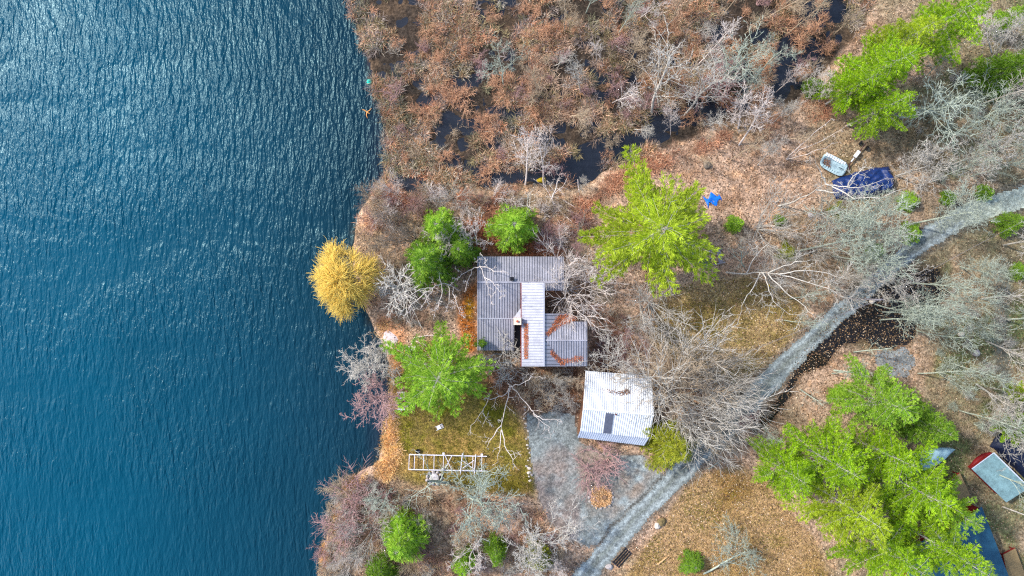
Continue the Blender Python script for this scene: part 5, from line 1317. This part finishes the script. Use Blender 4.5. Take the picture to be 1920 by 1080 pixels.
# round leaf bed with a pot
lb_ = empty('flower_bed', gpx(1127,932,0), 'round bed of tan leaves ringed with stones on the gravel drive', 'flower bed')
for k in range(16):
    a = k*2*math.pi/16; c = MB(); c.blob((1.5*math.cos(a), 1.38*math.sin(a), .06), (.22,.18,.16), k+30, .8); c.build('stone', M['stone'], lb_, smooth=True)
c = MB(); c.blob((0,0,-.02), (1.42,1.3,.3), 4, .6, rough=.08, seg=20); c.build('soil', mat('tan_mulch', srgb(200,160,112), .95, noise=(5,.3), bump=(8,.6,.06)), lb_, smooth=True)
c = MB(); c.tube([(.35,.1,.1),(.35,.1,.42)], [.2,.28], 14, cap=False); c.tube([(.35,.1,.3),(.35,.1,.34)], .24, 14); c.build('pot', mat('clay', srgb(140,110,86), .8), lb_)
bl = gpx(1127,932)
drift([(1110,920),(1118,912),(1136,911),(1146,922),(1147,940),(1138,950),(1118,952),(1108,940)], lambda x, y: bl.z+.16, 1500, np.array([srgb(214,170,120), srgb(190,146,100), srgb(226,186,140)]), 'bed_leaves', 'tan leaves lying on the round stone ringed bed', 14, lo=.1, hi=.2)

# rocks bordering the drive
kerb = [(986,778),(985,786),(988,793),(986,801),(988,809),(990,817),(989,825),(991,833),(990,841),(991,849),(992,857),(991,865),(990,872),(993,879),(990,886),(995,889),(992,895),(996,899),(986,770),(983,762)]
for k, (x, y) in enumerate(kerb):
    p = gpx(x+2.5*math.sin(k*5.1), y+2*math.cos(k*3.7), .03); s_ = .08+.10*((k*7) % 5)/5 + (.10 if 879 <= y <= 890 else 0)
    c = MB(); c.blob((0,0,0), (s_*1.3, s_, s_), k+60, .7); o = c.build('border_stone', M['palewood'] if k % 3 else M['stone'], None, p, smooth=True)
    tag(o, 'pale rock in the line of rocks between the yard grass and the gravel drive', 'rock', 'rocks edging the drive')
for (x, y, s_, lab, m_) in ((1232,985,.42,'white boulder beside the track, lighter of two',M['palewood']),(1240,978,.48,'brown boulder beside the track, touching the white one',mat('brown_rock', srgb(120,104,70), .9, noise=(3,.4))),
      (1142,1062,.4,'grey rock beside the track at the bottom edge',M['stone']),(1830,662,.4,'round grey boulder in the woods beside the pale path',M['stone']),(1634,565,.34,'tan rock at the rim of the black ditch water',M['cream']),
      (1801,627,.36,'pale yellowish boulder between the ditch and the pale path',M['cream']),(1519,404,.34,'light grey rock near the lower end of the blue boat cover',M['stone'])):
    c = MB(); c.blob((0,0,.1), (s_*1.15, s_, s_), int(x), .75); tag(c.build('boulder', m_, None, gpx(x, y), smooth=True), lab, 'rock')
# pale stone landing on the bank
c = MB(); c.blob((0,0,.02), (.9,1.2,.14), 3, 1, rough=.2, seg=18); tag(c.build('flat_rock', mat('pale_rock', srgb(214,196,194), .9, noise=(2,.2)), None, gpx(733,637), smooth=True), 'large pale flat rock on the orange bank at the water', 'rock')
# wash basin / folded white chair on grass
fc = empty('folding_chair', gpx(823,801,0), 'white folding chair tipped over on the grass under the broad pine', 'chair', rz=math.radians(25))
c = MB(); c.box((0,0,.2), (.5,.42,.04)); c.build('seat', M['chairw'], fc)
c = MB(); c.box((.42,.05,.12), (.34,.42,.04)); c.build('backrest', M['stone'], fc)
for s_ in (-1, 1):
    c = MB(); c.beam((-.45, s_*.24, .05),(.6, s_*.24, .22), .04, .04); c.build('leg', M['chairw'], fc)
# dark bucket
bk = empty('bucket', gpx(784,845,0), 'dark blue bucket on the grass above the white metal frame', 'bucket')
c = MB(); c.tube([(0,0,0),(0,0,.36)], [.22,.3], 16, cap=False); c.tube([(0,0,.02),(0,0,.05)], .21, 16); c.build('body', mat('navy', srgb(24,34,60), .5), bk)
c = MB(); c.tube([(-.3,0,.36),(-.2,0,.5),(0,.0,.56),(.2,0,.5),(.3,0,.36)], .012, 5); c.build('handle', M['alu'], bk)
# yellow marker
yt = empty('marker_post', gpx(1445,537,0), 'bright yellow plastic strip lying on leaves under the leaning grey tree', 'marker', rz=math.radians(-28))
c = MB(); c.box((0,0,.12), (.95,.2,.05)); c.build('strip', mat('yellow', srgb(224,180,20), .5), yt, bevel=.02)
c = MB(); c.box((.3,.0,.16), (.2,.24,.05)); c.build('clip', mat('yellow_dark', srgb(180,140,20), .5), yt)
# compost / stump at the marsh bank
c = MB(); c.blob((0,0,.15), (.55,.5,.4), 12, .7); tag(c.build('tree_stump', M['bark_dark'], None, gpx(1325,309), smooth=True), 'dark rotten stump in leaves above the star shaped pine', 'stump')
c = MB(); c.blob((0,0,.5), (.65,.5,.5), 22, .7, rough=.35); tag(c.build('moss_mound', mat('moss', srgb(156,136,30), .95, noise=(4,.35)), None, gpx(1016,336), smooth=True), 'bright mossy hummock in the marsh beside the tall white birch', 'hummock')
# culvert grate of dark slats by the track
cg = empty('drain_grate', gpx(1166,1045,0), 'dark slatted drain cover in the ditch beside the track at the bottom edge', 'grate', rz=math.radians(48))
for k in range(4):
    c = MB(); c.beam((-1.2,-.45+k*.3,.12),(1.2,-.45+k*.3,.12), .12, .08); c.build('slat', M['black'], cg)
c = MB(); c.beam((-1.2,-.6,.05),(-1.2,.6,.05), .08, .06); c.beam((1.2,-.6,.05),(1.2,.6,.05), .08, .06); c.build('frame', M['cush'], cg)

# overhead cable and its pole
pole = empty('utility_pole', gpx(1590,560,0), 'thin weathered pole carrying the overhead cable beside the track', 'pole')
c = MB(); c.tube([(0,0,-.3),(0,0,7.6)], [.14,.1], 8); c.build('shaft', M['greywood'], pole)
c = MB(); c.beam((-.5,0,7.3),(.5,0,7.3), .09, .1); c.build('crossarm', M['greywood'], pole)
p1 = pole.location+Vector((0,0,7.4)); p2 = (NE+RE)/2+Vector((-.1,0,.2)); p0 = px(1990,380,8)
def cable(a, b, sag, label, off=0):
    c = MB(); n_ = 14; c.tube([a.lerp(b, i/n_)+Vector((off, off*.6, -sag*4*(i/n_)*(1-i/n_))) for i in range(n_+1)], .014, 5, cap=False)
    tag(c.build('overhead_cable', M['greywood']), label, 'cable')
cable(p1, p2, 1.2, 'pale overhead cable running from the pole above the track to the garage'); cable(p1, p2, 1.5, 'thinner cable hanging just under the one that runs to the garage', .22); cable(p1, p0, 1.0, 'pale overhead cable running from the pole over the black ditch')
